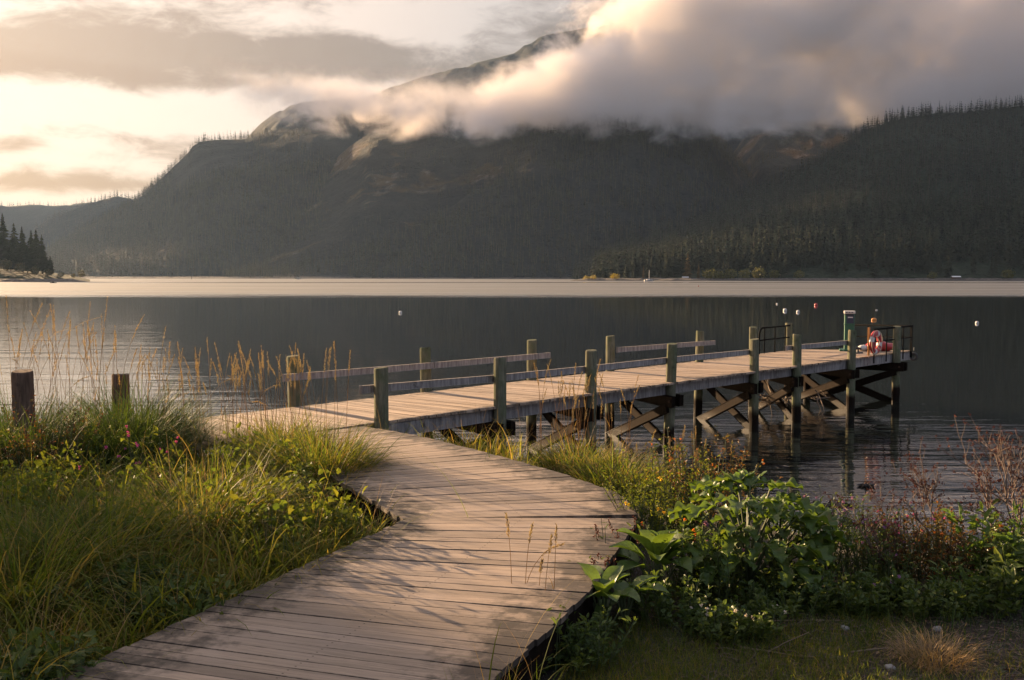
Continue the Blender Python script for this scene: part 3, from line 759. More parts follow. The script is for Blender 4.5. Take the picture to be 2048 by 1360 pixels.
def planks(b, Lp, Rp, seed, gap=.009, th=.045, z=DZ, seg=9, over=.03):
    """boards laid between matching points of two edges: one board per pair"""
    g = np.random.default_rng(seed)
    for i in range(len(Lp) - 1):
        l0, l1, r0, r1 = (np.array(p[:2], float) for p in (Lp[i], Lp[i + 1], Rp[i], Rp[i + 1]))
        ax = (r0 + r1) / 2 - (l0 + l1) / 2; Ln = np.linalg.norm(ax); ax /= Ln
        pr = np.array([-ax[1], ax[0]])
        wl = abs(np.dot(l1 - l0, pr)); wr = abs(np.dot(r1 - r0, pr))
        def inset(p, q, w):
            d = (q - p); d = d / (np.linalg.norm(d) + 1e-9); gg = gap * g.choice([.2, .45, .8, 1.5], p=[.35, .3, .2, .15])
            return p + d * gg / 2, q - d * gg / 2
        l0, l1 = inset(l0, l1, wl); r0, r1 = inset(r0, r1, wr)
        o0, o1 = g.uniform(-.4, 1, 2) * over
        l0 = l0 - ax * o0; l1 = l1 - ax * o0; r0 = r0 + ax * o1; r1 = r1 + ax * o1
        dz = g.normal(0, .0012); tilt = g.normal(0, .0005); cup = 0
        V = []; U = []
        for k in range(seg + 1):
            t = k / seg; p0 = l0 + (r0 - l0) * t; p1 = l1 + (r1 - l1) * t; pm = (p0 + p1) / 2
            wv = .0018 * math.sin(t * 5 + i * 2.3)
            w_ = np.linalg.norm(p1 - p0); dd = (p1 - p0) / (w_ + 1e-9); bv = min(.0025, w_ * .1)
            top = z + dz + wv
            ring = [(p0, z - th, 0), (p0, top - tilt - .002, 0), (p0 + dd * bv, top - tilt, bv), (pm, top - cup, w_ / 2), (p1 - dd * bv, top + tilt, w_ - bv), (p1, top + tilt - .002, w_), (p1, z - th, w_)]
            for q, zz, vv in ring:
                V.append((q[0], q[1], zz)); U.append((t * Ln + i * 3.17, vv + i * .71, t, vv / w_))
        F = []
        for k in range(seg):
            for j in range(6): F.append((k * 7 + j, k * 7 + j + 1, (k + 1) * 7 + j + 1, (k + 1) * 7 + j))
            F.append((k * 7 + 6, k * 7, (k + 1) * 7, (k + 1) * 7 + 6))
        F += [tuple(range(6, -1, -1)), tuple(seg * 7 + j for j in range(7))]
        b.add(V, F, 0, U)
def along(P, n_):
    """n_+1 points evenly along a polyline"""
    P = np.array([p[:2] for p in P], float); s_ = np.concatenate([[0], np.cumsum(np.linalg.norm(np.diff(P, axis=0), axis=1))])
    q = np.linspace(0, s_[-1], n_ + 1); return np.stack([np.interp(q, s_, P[:, 0]), np.interp(q, s_, P[:, 1])], 1)
def deckpt(px, py): return np.array(at_z(px, py, DZ))
V2 = lambda p: np.array([p[0], p[1]], float)

# jetty geometry
NEAR = [(758, 846, 735), (995, 811, 715), (1178, 785, 700), (1340, 763.5, 687), (1504, 741.5, 678), (1589, 730.5, 668.5), (1699, 717.5, 660), (1789.5, 706, 652.5)]
FARR = [(591, 812.5, 712), (854, 783, 695), (1068, 760, 680), (1224, 742, 672), (1403, 724, 662), (1509, 712, 654), (1580, 700, 646)]
nb = [deckpt(a, c) for a, c, _ in NEAR]; fb = [deckpt(a, c) for a, c, _ in FARR]
ntop = [at_y(NEAR[i][0], NEAR[i][2], nb[i][1]).z for i in range(8)]; ftop = [at_y(FARR[i][0], FARR[i][2], fb[i][1]).z for i in range(7)]
A2 = V2(deckpt(1790, 706)) - V2(deckpt(758, 846)); A2 /= np.linalg.norm(A2); N2 = np.array([-A2[1], A2[0]])
a3 = np.array([*A2, 0]); n3 = np.array([*N2, 0]); UP = np.array([0, 0, 1.0])
nE0 = V2(nb[0]); nE1 = V2(deckpt(1826, 701)); fE1 = V2(deckpt(1592, 698.5)); fE0 = V2(deckpt(375, 838))
nS = nE0 - A2 * 3.4; fS = fE0 - A2 * 1.2
NE = [nS + N2 * .08, nE1 + N2 * .05]; FE = [fS - N2 * .05, fE1 - N2 * .05]

jetty = empty('jetty', (*((nE0 + V2(fb[0])) / 2), 0), 'long timber jetty on round piles running out over the calm lake', 'jetty')
JL = np.array(jetty.location)
def J(b, name, mats, **k):
    for v in b.V: v -= JL.astype(np.float32)
    return b.build(name, mats, jetty, **k)
b = MB(); nB = int(np.linalg.norm(NE[1] - NE[0]) / .175)
planks(b, along(NE, nB), along(FE, nB), 3, seg=7)
J(b, 'deck', m_deck, uv=True)
def post(b, p, top, bot, r=.12, n_=14, seed=0, lean=.012):
    g = np.random.default_rng(seed); lx, ly = g.normal(0, lean, 2); H = top - bot
    rs = [bot, bot + H * .35, bot + H * .7, top - .02, top]; V = []
    ph = g.uniform(0, 6)
    for z in rs:
        rr = r * (1.05 - .1 * (z - bot) / H) * (.94 if z == top else 1)
        for j in range(n_):
            th = 6.2832 * j / n_; q = rr * (1 + .05 * math.sin(3 * th + ph) + .02 * math.sin(7 * th + 2 * ph))
            V.append((p[0] + q * math.cos(th) + lx * (z - top), p[1] + q * math.sin(th) + ly * (z - top), z + (.012 * math.cos(th + ph) if z >= top - .02 else 0)))
    F = [(i * n_ + j, i * n_ + (j + 1) % n_, (i + 1) * n_ + (j + 1) % n_, (i + 1) * n_ + j) for i in range(4) for j in range(n_)]
    F.append(tuple(4 * n_ + j for j in range(n_))); b.add(V, F)
for i, p in enumerate(nb):
    b = MB(); post(b, p - n3 * .06, ntop[i], -1.2, .122, seed=i); J(b, 'post', m_post)
for i, p in enumerate(fb):
    b = MB(); post(b, p + n3 * .06, ftop[i], -1.2, .118, seed=40 + i); J(b, 'post', m_post)

def beam(b, p, q, w, h, bev=.012, up=UP):
    """p, q centre-line ends; w across, h tall"""
    p, q = np.array(p, float), np.array(q, float); d = (q - p) / 2; t = d / np.linalg.norm(d)
    s_ = np.cross(t, up); s_ /= np.linalg.norm(s_); u = np.cross(s_, t)
    b.box((p + q) / 2, d, s_ * w / 2, u * h / 2, 0, bev)
P3 = lambda p, z: np.array([p[0], p[1], z], float)
# fascia stringers between the posts, butted at each post
def stringers(pts, side, name):
    for i in range(len(pts) - 1):
        p, q = pts[i], pts[i + 1]; t = (q - p) / np.linalg.norm(q - p)
        b = MB(); o = np.array([*N2]) * side
        beam(b, P3(p + t * .02 + o, DZ - .045 - .125), P3(q - t * .02 + o, DZ - .045 - .125), .09, .24)
        J(b, name, m_beam)
nl = [V2(x) for x in nb]; nl = [nS + A2 * 2.6] + nl + [nE1 - A2 * .05]
stringers(nl, .10, 'fascia_beam')
fl = [V2(x) for x in fb]; fl[-1] = fE1 - A2 * .1; stringers(fl, -.10, 'fascia_beam')
b = MB(); beam(b, P3(nE1 + N2 * .18 + A2 * -.05, DZ - .17), P3(fE1 - N2 * .18 - A2 * .05, DZ - .17), .09, .24); J(b, 'end_beam', m_beam)
# inner joists under the deck
for f in (.35, .66):
    b = MB(); p = NE[0] * (1 - f) + FE[0] * f; q = NE[1] * (1 - f) + FE[1] * f; t = (q - p) / np.linalg.norm(q - p)
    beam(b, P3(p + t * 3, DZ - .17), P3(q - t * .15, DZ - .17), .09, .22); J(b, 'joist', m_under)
# bents: twin caps and crossed braces
bents = [(nb[i], fb[i]) for i in range(1, 7)] + [(nb[7], np.array([*(V2(fb[6]) * .35 + (V2(nb[7]) + N2 * 2.6) * .65), DZ]))]
for i, (p, q) in enumerate(bents):
    p, q = V2(p), V2(q); t = (q - p) / np.linalg.norm(q - p)
    for s_ in (-1, 1):
        b = MB(); o = A2 * .175 * s_
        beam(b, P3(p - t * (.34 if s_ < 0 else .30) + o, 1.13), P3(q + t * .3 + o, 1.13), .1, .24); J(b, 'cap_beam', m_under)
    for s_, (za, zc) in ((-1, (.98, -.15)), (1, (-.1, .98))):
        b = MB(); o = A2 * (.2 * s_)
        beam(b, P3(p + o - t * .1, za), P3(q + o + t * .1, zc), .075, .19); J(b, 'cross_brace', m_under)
    if i == 6:
        b = MB(); post(b, P3(q, 0), 1.3, -1.2, .115, seed=70); J(b, 'pile', m_under)
    b = MB(); c_ = P3(p - t * .24 - A2 * .24, 1.14)
    b.tube([c_ - n3 * .0, c_ - a3 * .02], [.03, .03], 8); J(b, 'bolt', m_bolt)
# rails on the inner face of the posts
def rails(pts, zc, side, ends, h=.125, name='rail'):
    P = [V2(x) for x in pts]; o = N2 * side
    for i in range(len(P) - 1):
        t = (P[i + 1] - P[i]) / np.linalg.norm(P[i + 1] - P[i])
        e0 = ends[0] if i == 0 else -.004; e1 = ends[1] if i == len(P) - 2 else -.004
        b = MB(); beam(b, P3(P[i] - t * e0 + o, zc[i]), P3(P[i + 1] + t * e1 + o, zc[i + 1]), .05, h, .008)
        J(b, name, m_rail)
rails([nb[0], nb[1], nb[2], nb[3], nb[4]], [DZ + .57, DZ + .5, DZ + .48, DZ + .49, DZ + .47], .085, (.32, -.0))
rails([nb[5], nb[6]], [DZ + .47, DZ + .47], .085, (.28, .14))
b = MB(); beam(b, P3(V2(nb[4]) + N2 * .085, DZ + .47), P3(V2(nb[4]) + N2 * .085 + A2 * .3, DZ + .47), .05, .125, .008); J(b, 'rail', m_rail)
rails([fb[0], fb[1], fb[2]], [DZ + .57, DZ + .56, DZ + .57], -.21, (.4, .3))
rails([fb[3], fb[4]], [DZ + .55, DZ + .54], -.21, (.05, .3))

# boardwalk from the camera to the jetty: two legs that meet at a mitred seam
def boardwalk():
    t = empty('boardwalk', (0, 8, 0), 'weathered plank boardwalk bending from the foreground to the foot of the jetty', 'boardwalk')
    base = np.array(t.location)
    AL = [deckpt(820, 1035), deckpt(140, 1345), deckpt(-170, 1487)]
    c0, c1 = deckpt(986, 1360), deckpt(1174, 1187)
    dr = V2(c1) - V2(c0); dr /= np.linalg.norm(dr)
    AR = [V2(deckpt(1275, 1036)), V2(c1), V2(c0), V2(c0) - dr * 1.0]
    k0, k1 = V2(deckpt(385, 1232)), V2(deckpt(1035, 1312)); adv = V2(AL[2]) - k0
    L = np.concatenate([along([AL[0], k0], 25)[:-1], along([k0, k0 + adv], 17)]); Rr = np.concatenate([along([AR[0], AR[1], k1], 25)[:-1], along([k1, k1 + adv], 17)])
    def shift(b): 
        for v in b.V: v -= base.astype(np.float32)
    b = MB(); planks(b, L, Rr, 11, gap=.008, seg=12, over=.02, z=DZ); shift(b); b.build('near_deck', m_path, t, uv=True)
    BL = [V2(deckpt(806, 1037)) , V2(deckpt(743, 997)), np.array([-2.5, 12.5]), np.array([-3.75, 14.6])]
    BR = [V2(deckpt(1276, 1028)), V2(deckpt(1255, 1005)), V2(deckpt(1236, 985)), V2(deckpt(1120, 945)), V2(deckpt(1000, 911)), V2(deckpt(870, 878)), V2(deckpt(790, 862)), V2(deckpt(726, 852))]
    b = MB(); planks(b, along(BL, 42), along(BR, 42), 12, gap=.008, seg=12, over=.02, z=DZ - .006); shift(b); b.build('far_deck', m_path, t, uv=True)
    for nm, pts, off in (('side_board', AR[::-1], -1), ('side_board', [V2(x) for x in AL], -1), ('side_board', BR, 1), ('side_board', BL, -1)):
        for i in range(len(pts) - 1):
            p, q = pts[i], pts[i + 1]; d = (q - p) / np.linalg.norm(q - p)
            inner = ((V2(AL[0]) + AR[0]) / 2 if nm else 0) - (p + q) / 2
            nrm = np.array([-d[1], d[0]]); 
            if np.dot(nrm, inner) < 0: nrm = -nrm
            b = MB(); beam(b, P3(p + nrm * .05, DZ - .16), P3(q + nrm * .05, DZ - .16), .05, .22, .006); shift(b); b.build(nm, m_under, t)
    return V2(AL[0]), [V2(x) for x in AL], AR, BL, BR
_, AL, AR, BL, BR = boardwalk()

# ------------------------------------------------------------------ things on the jetty
def handrail(name, label, base_pts, uprights, hts, loop_start=False):
    """black tube railing: two rails along base_pts, uprights at given points"""
    t = empty(name, base_pts[0], label, 'railing'); L0 = np.array(t.location)
    for hgt, nm in zip(hts, ('top_rail', 'middle_rail')):
        b = MB(); pts = [np.array(p, float) + UP * hgt - L0 for p in base_pts]
        if loop_start and nm == 'top_rail':
            d = pts[1] - pts[0]; d /= np.linalg.norm(d)
            pts = [pts[0] - UP * hgt, pts[0] - UP * .18, pts[0] + d * .06 - UP * .06, pts[0] + d * .18] + pts[1:]
        b.tube(pts, .026 if nm == 'top_rail' else .02, 8); b.build(nm, m_steel, t, smooth=True)
    for u in uprights:
        b = MB(); u = np.array(u, float) - L0; b.tube([u - UP * .22, u + UP * hts[0]], .02, 6); b.build('upright', m_steel, t)
    return t
cor = deckpt(1823, 701.5) + a3 * .05 ; lft = deckpt(1707, 698.8); bck = deckpt(1746, 712) - n3 * .03; cor2 = cor - n3 * .03
mid1 = lft + (cor - lft) * .24
ups = [lft, mid1, cor - (cor - lft) * .03] + [bck + (cor2 - bck) * f for f in (0, .30, .73, .96)]
handrail('end_railing', 'black steel railing round the end corner of the jetty', [lft, cor, bck], ups, (.80, .43))
p0, p1 = deckpt(1518, 708.5), deckpt(1584, 699.5)
handrail('side_railing', 'short black steel railing with a rounded end between two far posts of the jetty', [p0, p1], [p0 + (p1 - p0) * f for f in (.15, .46, .78)], (.80, .42), True)

m_green = simple('green_enamel', (.012, .085, .045), .4, .25, 14, .5)
m_cream = simple('cream_sign_plate', (.55, .50, .44), .5, .12, 20)
m_navy = simple('navy_notice_panel', (.02, .028, .05), .35, .3, 12, .5)
m_ink = simple('dark_print', (.03, .03, .035), .6, .1)
def pillar():
    base = deckpt(1697.5, 702); t = empty('service_pillar', base, 'green service pillar with a cream header sign at the end of the jetty', 'pillar', rz=R(-16))
    b = MB(); b.box((0, 0, .62), (.15, 0, 0), (0, .14, 0), (0, 0, .58), 0, .03); b.build('body', m_green, t, smooth=False)
    b = MB(); b.box((-.05, 0, .03), (.24, 0, 0), (0, .19, 0), (0, 0, .03), 0, .01); b.build('base_plate', m_green, t)
    b = MB(); b.box((0, 0, .86), (.162, 0, 0), (0, .152, 0), (0, 0, .022), 0, .008); b.build('band', m_green, t)
    b = MB(); b.box((0, -.004, 1.245), (.17, 0, 0), (0, .16, 0), (0, 0, .045), 0, .02); c_ = b.build('cap', m_cream, t)
    b = MB()
    for k, (w, x) in enumerate(((.03, -.10), (.02, -.06), (.035, -.01), (.02, .04), (.03, .085))): b.box((x, -.166, 1.245), (w * .5, 0, 0), (0, .003, 0), (0, 0, .018))
    b.build('sign_lettering', m_ink, c_)
    b = MB(); b.box((.02, -.141, 1.03), (.105, 0, 0), (0, .006, 0), (0, 0, .135), 0, .004); pn = b.build('notice_panel', m_navy, t)
    b = MB(); b.box((.02, -.149, 1.085), (.075, 0, 0), (0, .003, 0), (0, 0, .016)); b.build('notice_heading', m_cream, pn)
    b = MB(); b.box((-.02, -.145, 1.17), (.13, 0, 0), (0, .012, 0), (0, 0, .022), 0, .005); b.build('lamp_slot', m_ink, t)
pillar()

m_red = simple('red_buoy_shell', (.30, .014, .016), .4, .2, 9, .5); m_white = simple('white_plastic', (.48, .45, .42), .45, .12, 12, .4)
m_rope = simple('pale_rope', (.42, .36, .26), .8, .3, 60)
m_orange = simple('orange_plastic', (.55, .22, .05), .45, .2, 9, .4)
def torus(b, Rm, r, a0, a1, mi=0, n_=20, k=10):
    V = []; 
    for i in range(n_ + 1):
        a = a0 + (a1 - a0) * i / n_
        for j in range(k):
            q = 6.2832 * j / k; rr = Rm + r * math.cos(q); V.append((rr * math.cos(a), r * .8 * math.sin(q), rr * math.sin(a)))
    b.add(V, [(i * k + j, (i + 1) * k + j, (i + 1) * k + (j + 1) % k, i * k + (j + 1) % k) for i in range(n_) for j in range(k)], mi)
def lifebuoy():
    c_ = np.array(at_y(1751, 685, bck[1] - .1)); yaw = math.atan2(A2[1], A2[0])
    t = empty('lifebuoy', c_, 'red and white ring lifebuoy hanging on the black end railing', 'lifebuoy', rz=yaw)
    b = MB(); torus(b, .275, .088, 0, 6.2832, n_=40); b.build('ring', m_red, t, smooth=True)
    for a in (50, 140, 235, 325):
        b = MB(); torus(b, .275, .0915, R(a + 8), R(a + 34), n_=12); b.build('white_band', m_white, t, smooth=True)
    b = MB()
    for k in range(4):
        a0, a1 = R(75 + 90 * k), R(165 + 90 * k)
        b.tube([(math.cos(a0 + (a1 - a0) * f) * (.355 + .02 * math.sin(f * 3.14)), -.05, math.sin(a0 + (a1 - a0) * f) * (.355 + .02 * math.sin(f * 3.14))) for f in np.linspace(0, 1, 7)], .009, 5)
    b.tube([(-.15, -.1, .2), (.05, -.11, .02), (-.1, -.11, -.12), (.12, -.1, -.22)], .014, 5)
    b.build('grab_rope', m_rope, t)
    b = MB(); b.box((-.30, .075, .04), (.04, 0, 0), (0, .02, 0), (0, 0, .42), 0, .008); b.build('hanger_board', m_orange, t)
lifebuoy()
def red_bundle():
    c_ = deckpt(1786, 703.5); t = empty('red_bundle', c_ + n3 * .45, 'red bundle with a white end lying on the jetty behind the end railing', 'bundle', rz=math.atan2(A2[1], A2[0]) - .9)
    bm_ = bmesh.new(); bmesh.ops.create_icosphere(bm_, subdivisions=4, radius=1)
    for v in bm_.verts:
        q = mnoise.noise(v.co * 2.1) * .12; s_ = 1 + q
        v.co = Vector((v.co.x * .5 * s_ * (1 if abs(v.co.x) < .8 else .96), v.co.y * .24 * s_, max(0, .14 + .17 * v.co.z * s_ + .03 * math.sin(v.co.x * 9))))
    b = MB(); b.bm(bm_); b.build('red_cover', m_red, t, smooth=True)
    bm_ = bmesh.new(); bmesh.ops.create_icosphere(bm_, subdivisions=3, radius=1)
    for v in bm_.verts: v.co = Vector((-.5 + v.co.x * .17, v.co.y * .15, max(0, .09 + .10 * v.co.z * (1 + .3 * mnoise.noise(v.co * 3)))))
    b = MB(); b.bm(bm_); b.build('white_end', m_white, t, smooth=True)
red_bundle()
m_rubber = simple('black_rubber', (.02, .02, .022), .6, .3, 15, .4)
def cleat():
    t = empty('mooring_bollard', deckpt(1712, 706.5), 'small black mooring bollard on the deck beside the green pillar', 'bollard', rz=.5)
    b = MB(); b.box((0, 0, .015), (.2, 0, 0), (0, .1, 0), (0, 0, .015), 0, .005); b.build('base_plate', m_rubber, t)
    b = MB()
    for x in (-.08, .08): b.tube([(x, 0, .03), (x, 0, .13)], [.035, .03], 8)
    b.build('stem', m_rubber, t)
    b = MB(); b.tube([(-.22, 0, .13), (-.1, 0, .155), (.1, 0, .155), (.22, 0, .13)], [.02, .04, .04, .02], 8); b.build('horn', m_rubber, t, smooth=True)
cleat()
def tyre(px, py, label, nrm):
    p = np.array(at_z(px, py, 1.30)); t = empty('tyre_fender', p, label, 'fender', 'tyre fenders on the jetty edge', rz=nrm)
    b = MB(); torus(b, .10, .045, 0, 6.2832, n_=24); b.build('tyre', m_rubber, t, smooth=True)
    b = MB(); b.tube([(0, 0, .2), (0, .03, .3)], .012, 5); b.build('hanging_rope', m_rope, t)
tq = np.array(at_z(1757, 716, 1.34)); 
ya = math.atan2(A2[1], A2[0])
tyre(1757, 722, 'grey tyre fender hanging below the lifebuoy', ya)
tyre(1827, 713, 'tyre fender on the far end corner of the jetty', ya - 1.4)

# driftwood caught under the jetty
def twig(b, p, d, L, r, depth, g, mi=0, gnarl=.5, kids=3):
    pts = [np.array(p, float)]; d = np.array(d, float); d /= np.linalg.norm(d); n_ = 5
    for i in range(n_):
        d = d + g.normal(0, gnarl * .25, 3); d /= np.linalg.norm(d); pts.append(pts[-1] + d * L / n_)
    b.tube(pts, list(np.linspace(r, r * .45, n_ + 1)), 5, mi)
    if depth > 0:
        for k in range(kids):
            i = g.integers(2, n_ + 1); dd = d + g.normal(0, .7, 3); twig(b, pts[i], dd, L * g.uniform(.35, .6), r * .55, depth - 1, g, mi, gnarl, kids)
m_drift = simple('pale_driftwood', (.15, .11, .075), .85, .35, 9)
g = np.random.default_rng(5)
for i, (px, py, zc, lb) in enumerate([(1585, 800, .45, 'tangle of bare driftwood branches caught round a middle pile'), (1632, 790, .55, 'forked driftwood branch leaning over the water between two bents of the jetty'), (1535, 795, .5, 'thin drooping driftwood stems under the jetty deck')]):
    p = np.array(at_z(px, py, zc)); b = MB()
    for k in range(5 if i != 1 else 3):
        d = np.array([g.normal(0, 1), g.normal(0, .8), g.normal(-.1, .45)]); twig(b, p * 0 + g.normal(0, .12, 3), d, g.uniform(.5, 1.0), .02, 2, g, 0, .9, 2)
    tag(b.build('driftwood', m_drift, loc=p), lb, 'driftwood')

# two short posts at the edge of the grass
for (px, ptop, pb_y, d, r, lb) in ((45, 742, 0, 13.4, .142, 'short brown round post in the grass at the left edge'), (240.5, 748, 0, 15.6, .137, 'short brown round post behind the dark grass tussock')):
    top = at_y(px, ptop, d); x, y = top.x, top.y; z0 = gz(x, y) - .3
    b = MB(); post(b, (0, 0, 0), top.z - z0, 0, r, seed=int(px), lean=.01)
    tag(b.build('short_post', m_bollard, loc=(x, y, z0)), lb, 'post', 'short posts in the left grass')

# ------------------------------------------------------------------ boats and floats on the lake
def on_water(px, py): return np.array(at_z(px, py, 0))
def sailboat():
    p = on_water(1297, 562.4); t = empty('sailboat', p, 'small white sailboat with a bare mast moored off the wooded point', 'sailboat', rz=R(12)); s_ = 1.0
    V = []; F = []
    for i, f in enumerate(np.linspace(-1, 1, 11)):
        w = 1.15 * (1 - max(0, f) ** 2.2) * (1 - .25 * max(0, -f)); x = f * 3.4; sh = .85 + .2 * f * f
        V += [(x * .94, -w * .5, -.3), (x, -w, sh), (x, w, sh), (x * .94, w * .5, -.3)]
    for i in range(10):
        a = i * 4
        for j in range(4): F.append((a + j, a + 4 + j, a + 4 + (j + 1) % 4, a + (j + 1) % 4))
    F += [(0, 1, 2, 3), (43, 42, 41, 40)]
    b = MB(); b.add(V, F); b.build('hull', m_white, t)
    b = MB(); b.box((-.2, 0, 1.15), (1.3, 0, 0), (0, .7, 0), (0, 0, .35), 0, .2); b.build('cabin', m_white, t)
    b = MB(); b.tube([(.5, 0, .8), (.5, 0, 8.6)], [.16, .10], 6); b.build('mast', m_cream, t)
    b = MB(); b.tube([(.5, 0, 2.0), (-2.8, 0, 2.0)], [.2, .16], 6); b.build('boom', m_navy, t)
sailboat()
def skiff(px, py, L, label, m, name='motorboat'):
    p = on_water(px, py); t = empty(name, p, label, 'boat', rz=R(5)); V = []; F = []
    for f in np.linspace(-1, 1, 9):
        w = L * .17 * (1 - max(0, f) ** 2); V += [(f * L / 2 * .93, -w * .6, -.2), (f * L / 2, -w, L * .1), (f * L / 2, w, L * .1), (f * L / 2 * .93, w * .6, -.2)]
    for i in range(8):
        a = i * 4; F += [(a + j, a + 4 + j, a + 4 + (j + 1) % 4, a + (j + 1) % 4) for j in range(4)]
    F += [(0, 1, 2, 3), (35, 34, 33, 32)]
    b = MB(); b.add(V, F); b.build('hull', m, t)
    b = MB(); b.box((-.05 * L, 0, L * .16), (L * .17, 0, 0), (0, L * .11, 0), (0, 0, L * .07), 0, .1); b.build('cabin', m, t)
skiff(597, 558.4, 8, 'white motorboat by the far shore under the hazy mountain', m_white)
skiff(107, 566.2, 3.6, 'tiny dark dinghy on the bright water by the left point', m_rubber, 'dinghy')
def buoy(px, py, dia, m, label, stretch=1.0, group=None):
    p = on_water(px, py); t = empty('mooring_buoy', p, label, 'buoy', group)
    bm_ = bmesh.new(); bmesh.ops.create_uvsphere(bm_, u_segments=14, v_segments=9, radius=dia / 2)
    for v in bm_.verts: v.co = Vector((v.co.x * stretch, v.co.y, v.co.z + dia * .22))
    b = MB(); b.bm(bm_); b.build('float', m, t, smooth=True)
    b = MB(); torus(b, dia * .09, dia * .03, 0, 6.2832, n_=10, k=5)
    for v in b.V: v[:, 2] += dia * .78
    b.build('mooring_eye', m_steel, t)
GBU = 'mooring buoys on the lake'
buoy(801, 626, 0.340, m_white, 'lone white buoy in the middle of the lake left of the jetty', 1, GBU)
buoy(1570, 622, 0.422, m_white, 'larger white buoy of the pair above the side railing', 1, GBU)
buoy(1596, 624.5, 0.354, m_white, 'smaller white buoy of the pair above the side railing', 1, GBU)
buoy(1554, 608.5, 0.245, m_white, 'smallest white buoy, beyond the pair near the jetty end', 1, GBU)
buoy(1632, 611, 0.462, m_red, 'red round buoy beyond the end of the jetty', 1, GBU)
buoy(1748, 640.5, 0.299, m_orange, 'orange barrel shaped buoy right behind the end railing', 1.6, GBU)
buoy(1753, 620.5, 0.150, m_white, 'tiny pale float above the orange buoy', 1.8, GBU)
buoy(1954, 647, 0.286, m_white, 'white buoy far right of the jetty end', 1, GBU)
buoy(1397, 573, 0.476, m_red, 'small red float near the far shore right of the sailboat', 1, GBU)
p = on_water(383, 558.6); t = empty('channel_marker', p, 'thin dark channel marker pole standing in the far water', 'marker')
b = MB(); b.tube([(0, 0, -1), (0, 0, 3.4)], [.35, .25], 6); b.build('pole', m_rubber, t)
b = MB(); b.box((0, 0, 3.9), (.5, 0, 0), (0, .5, 0), (0, 0, .5), 0, .1); b.build('topmark', m_rubber, t)
# shore cabin and landing on the point
m_roof = simple('white_roof_sheet', (.6, .58, .56), .5, .1)
def cabin(px, t_, label, L, Wd, H, rz):
    p = on_point(px, t_); p[2] = max(1.2, p[2]); t = empty('shore_cabin', p, label, 'cabin', rz=rz)
    b = MB(); b.box((0, 0, H * .3), (L / 2, 0, 0), (0, Wd / 2, 0), (0, 0, H * .3 + .6)); b.build('wall', m_bollard, t)
    b = MB(); b.add([(-L * .56, -Wd * .62, H * .6 + .55), (L * .56, -Wd * .62, H * .6 + .55), (L * .56, 0, H + .6), (-L * .56, 0, H + .6), (L * .56, Wd * .62, H * .6 + .55), (-L * .56, Wd * .62, H * .6 + .55)], [(0, 1, 2, 3), (3, 2, 4, 5)]); b.build('roof', m_roof, t)
cabin(1915, .012, 'low shore cabin with a long white roof among the dark trees at right', 7, 3, 2.2, .05)
cabin(1371, .0, 'tiny white roofed boathouse on the spit beside the pale conifer', 5, 2.5, 1.6, .1)

# ------------------------------------------------------------------ plants near the camera
def blades(b, P, L, W_, az, phi0, droop, seg=5, mi=0, g=None, tw=.5):
    """grass blades: arrays of base points, lengths, widths, headings, start lean, droop"""
    n_ = len(P); g = g or rng
    az = az + 0.0; pos = P.astype(float).copy(); out = []
    side_a = az + math.pi / 2 + g.normal(0, tw, n_)
    sd = np.stack([np.cos(side_a), np.sin(side_a), np.zeros(n_)], 1)
    for k in range(seg + 1):
        s_ = k / seg
        w = (W_ * (1 - s_) ** .7 * (.6 + .4 * min(1, s_ * 4)) + .0004)[:, None] / 2
        out += [pos - sd * w, pos + sd * w]
        ph = phi0 + droop * (s_ + .5 / seg) ** 1.6
        st = (L / seg)[:, None]
        pos = pos + st * np.stack([np.cos(az) * np.sin(ph), np.sin(az) * np.sin(ph), np.cos(ph)], 1)
    V = np.stack(out, 1).reshape(-1, 3); m_ = 2 * (seg + 1)
    q = np.array([[2 * k, 2 * k + 1, 2 * k + 3, 2 * k + 2] for k in range(seg)])
    b.add(V, (q[None] + (np.arange(n_) * m_)[:, None, None]).reshape(-1, 4), mi)
    return pos

def tussock(b, c, n_, L, spread, g, W_=.007, mi=0, lean=.55, droop=1.5, wind=(0, 0), zf=None):
    r = spread * np.sqrt(g.uniform(0, 1, n_)); a = g.uniform(0, 6.2832, n_)
    P = np.stack([c[0] + r * np.cos(a), c[1] + r * np.sin(a), np.zeros(n_)], 1)
    P[:, 2] = c[2] - .03 if zf is None else [zf(x, y) - .03 for x, y in P[:, :2]]
    az = a + g.normal(0, .7, n_)
    blades(b, P, L * g.uniform(.45, 1.1, n_), W_ * g.uniform(.6, 1.4, n_), az, np.abs(g.normal(lean * .5, .25, n_)) + lean * .5 * r / max(spread, .01), np.maximum(.1, g.normal(droop, .5, n_)), 6, mi, g)

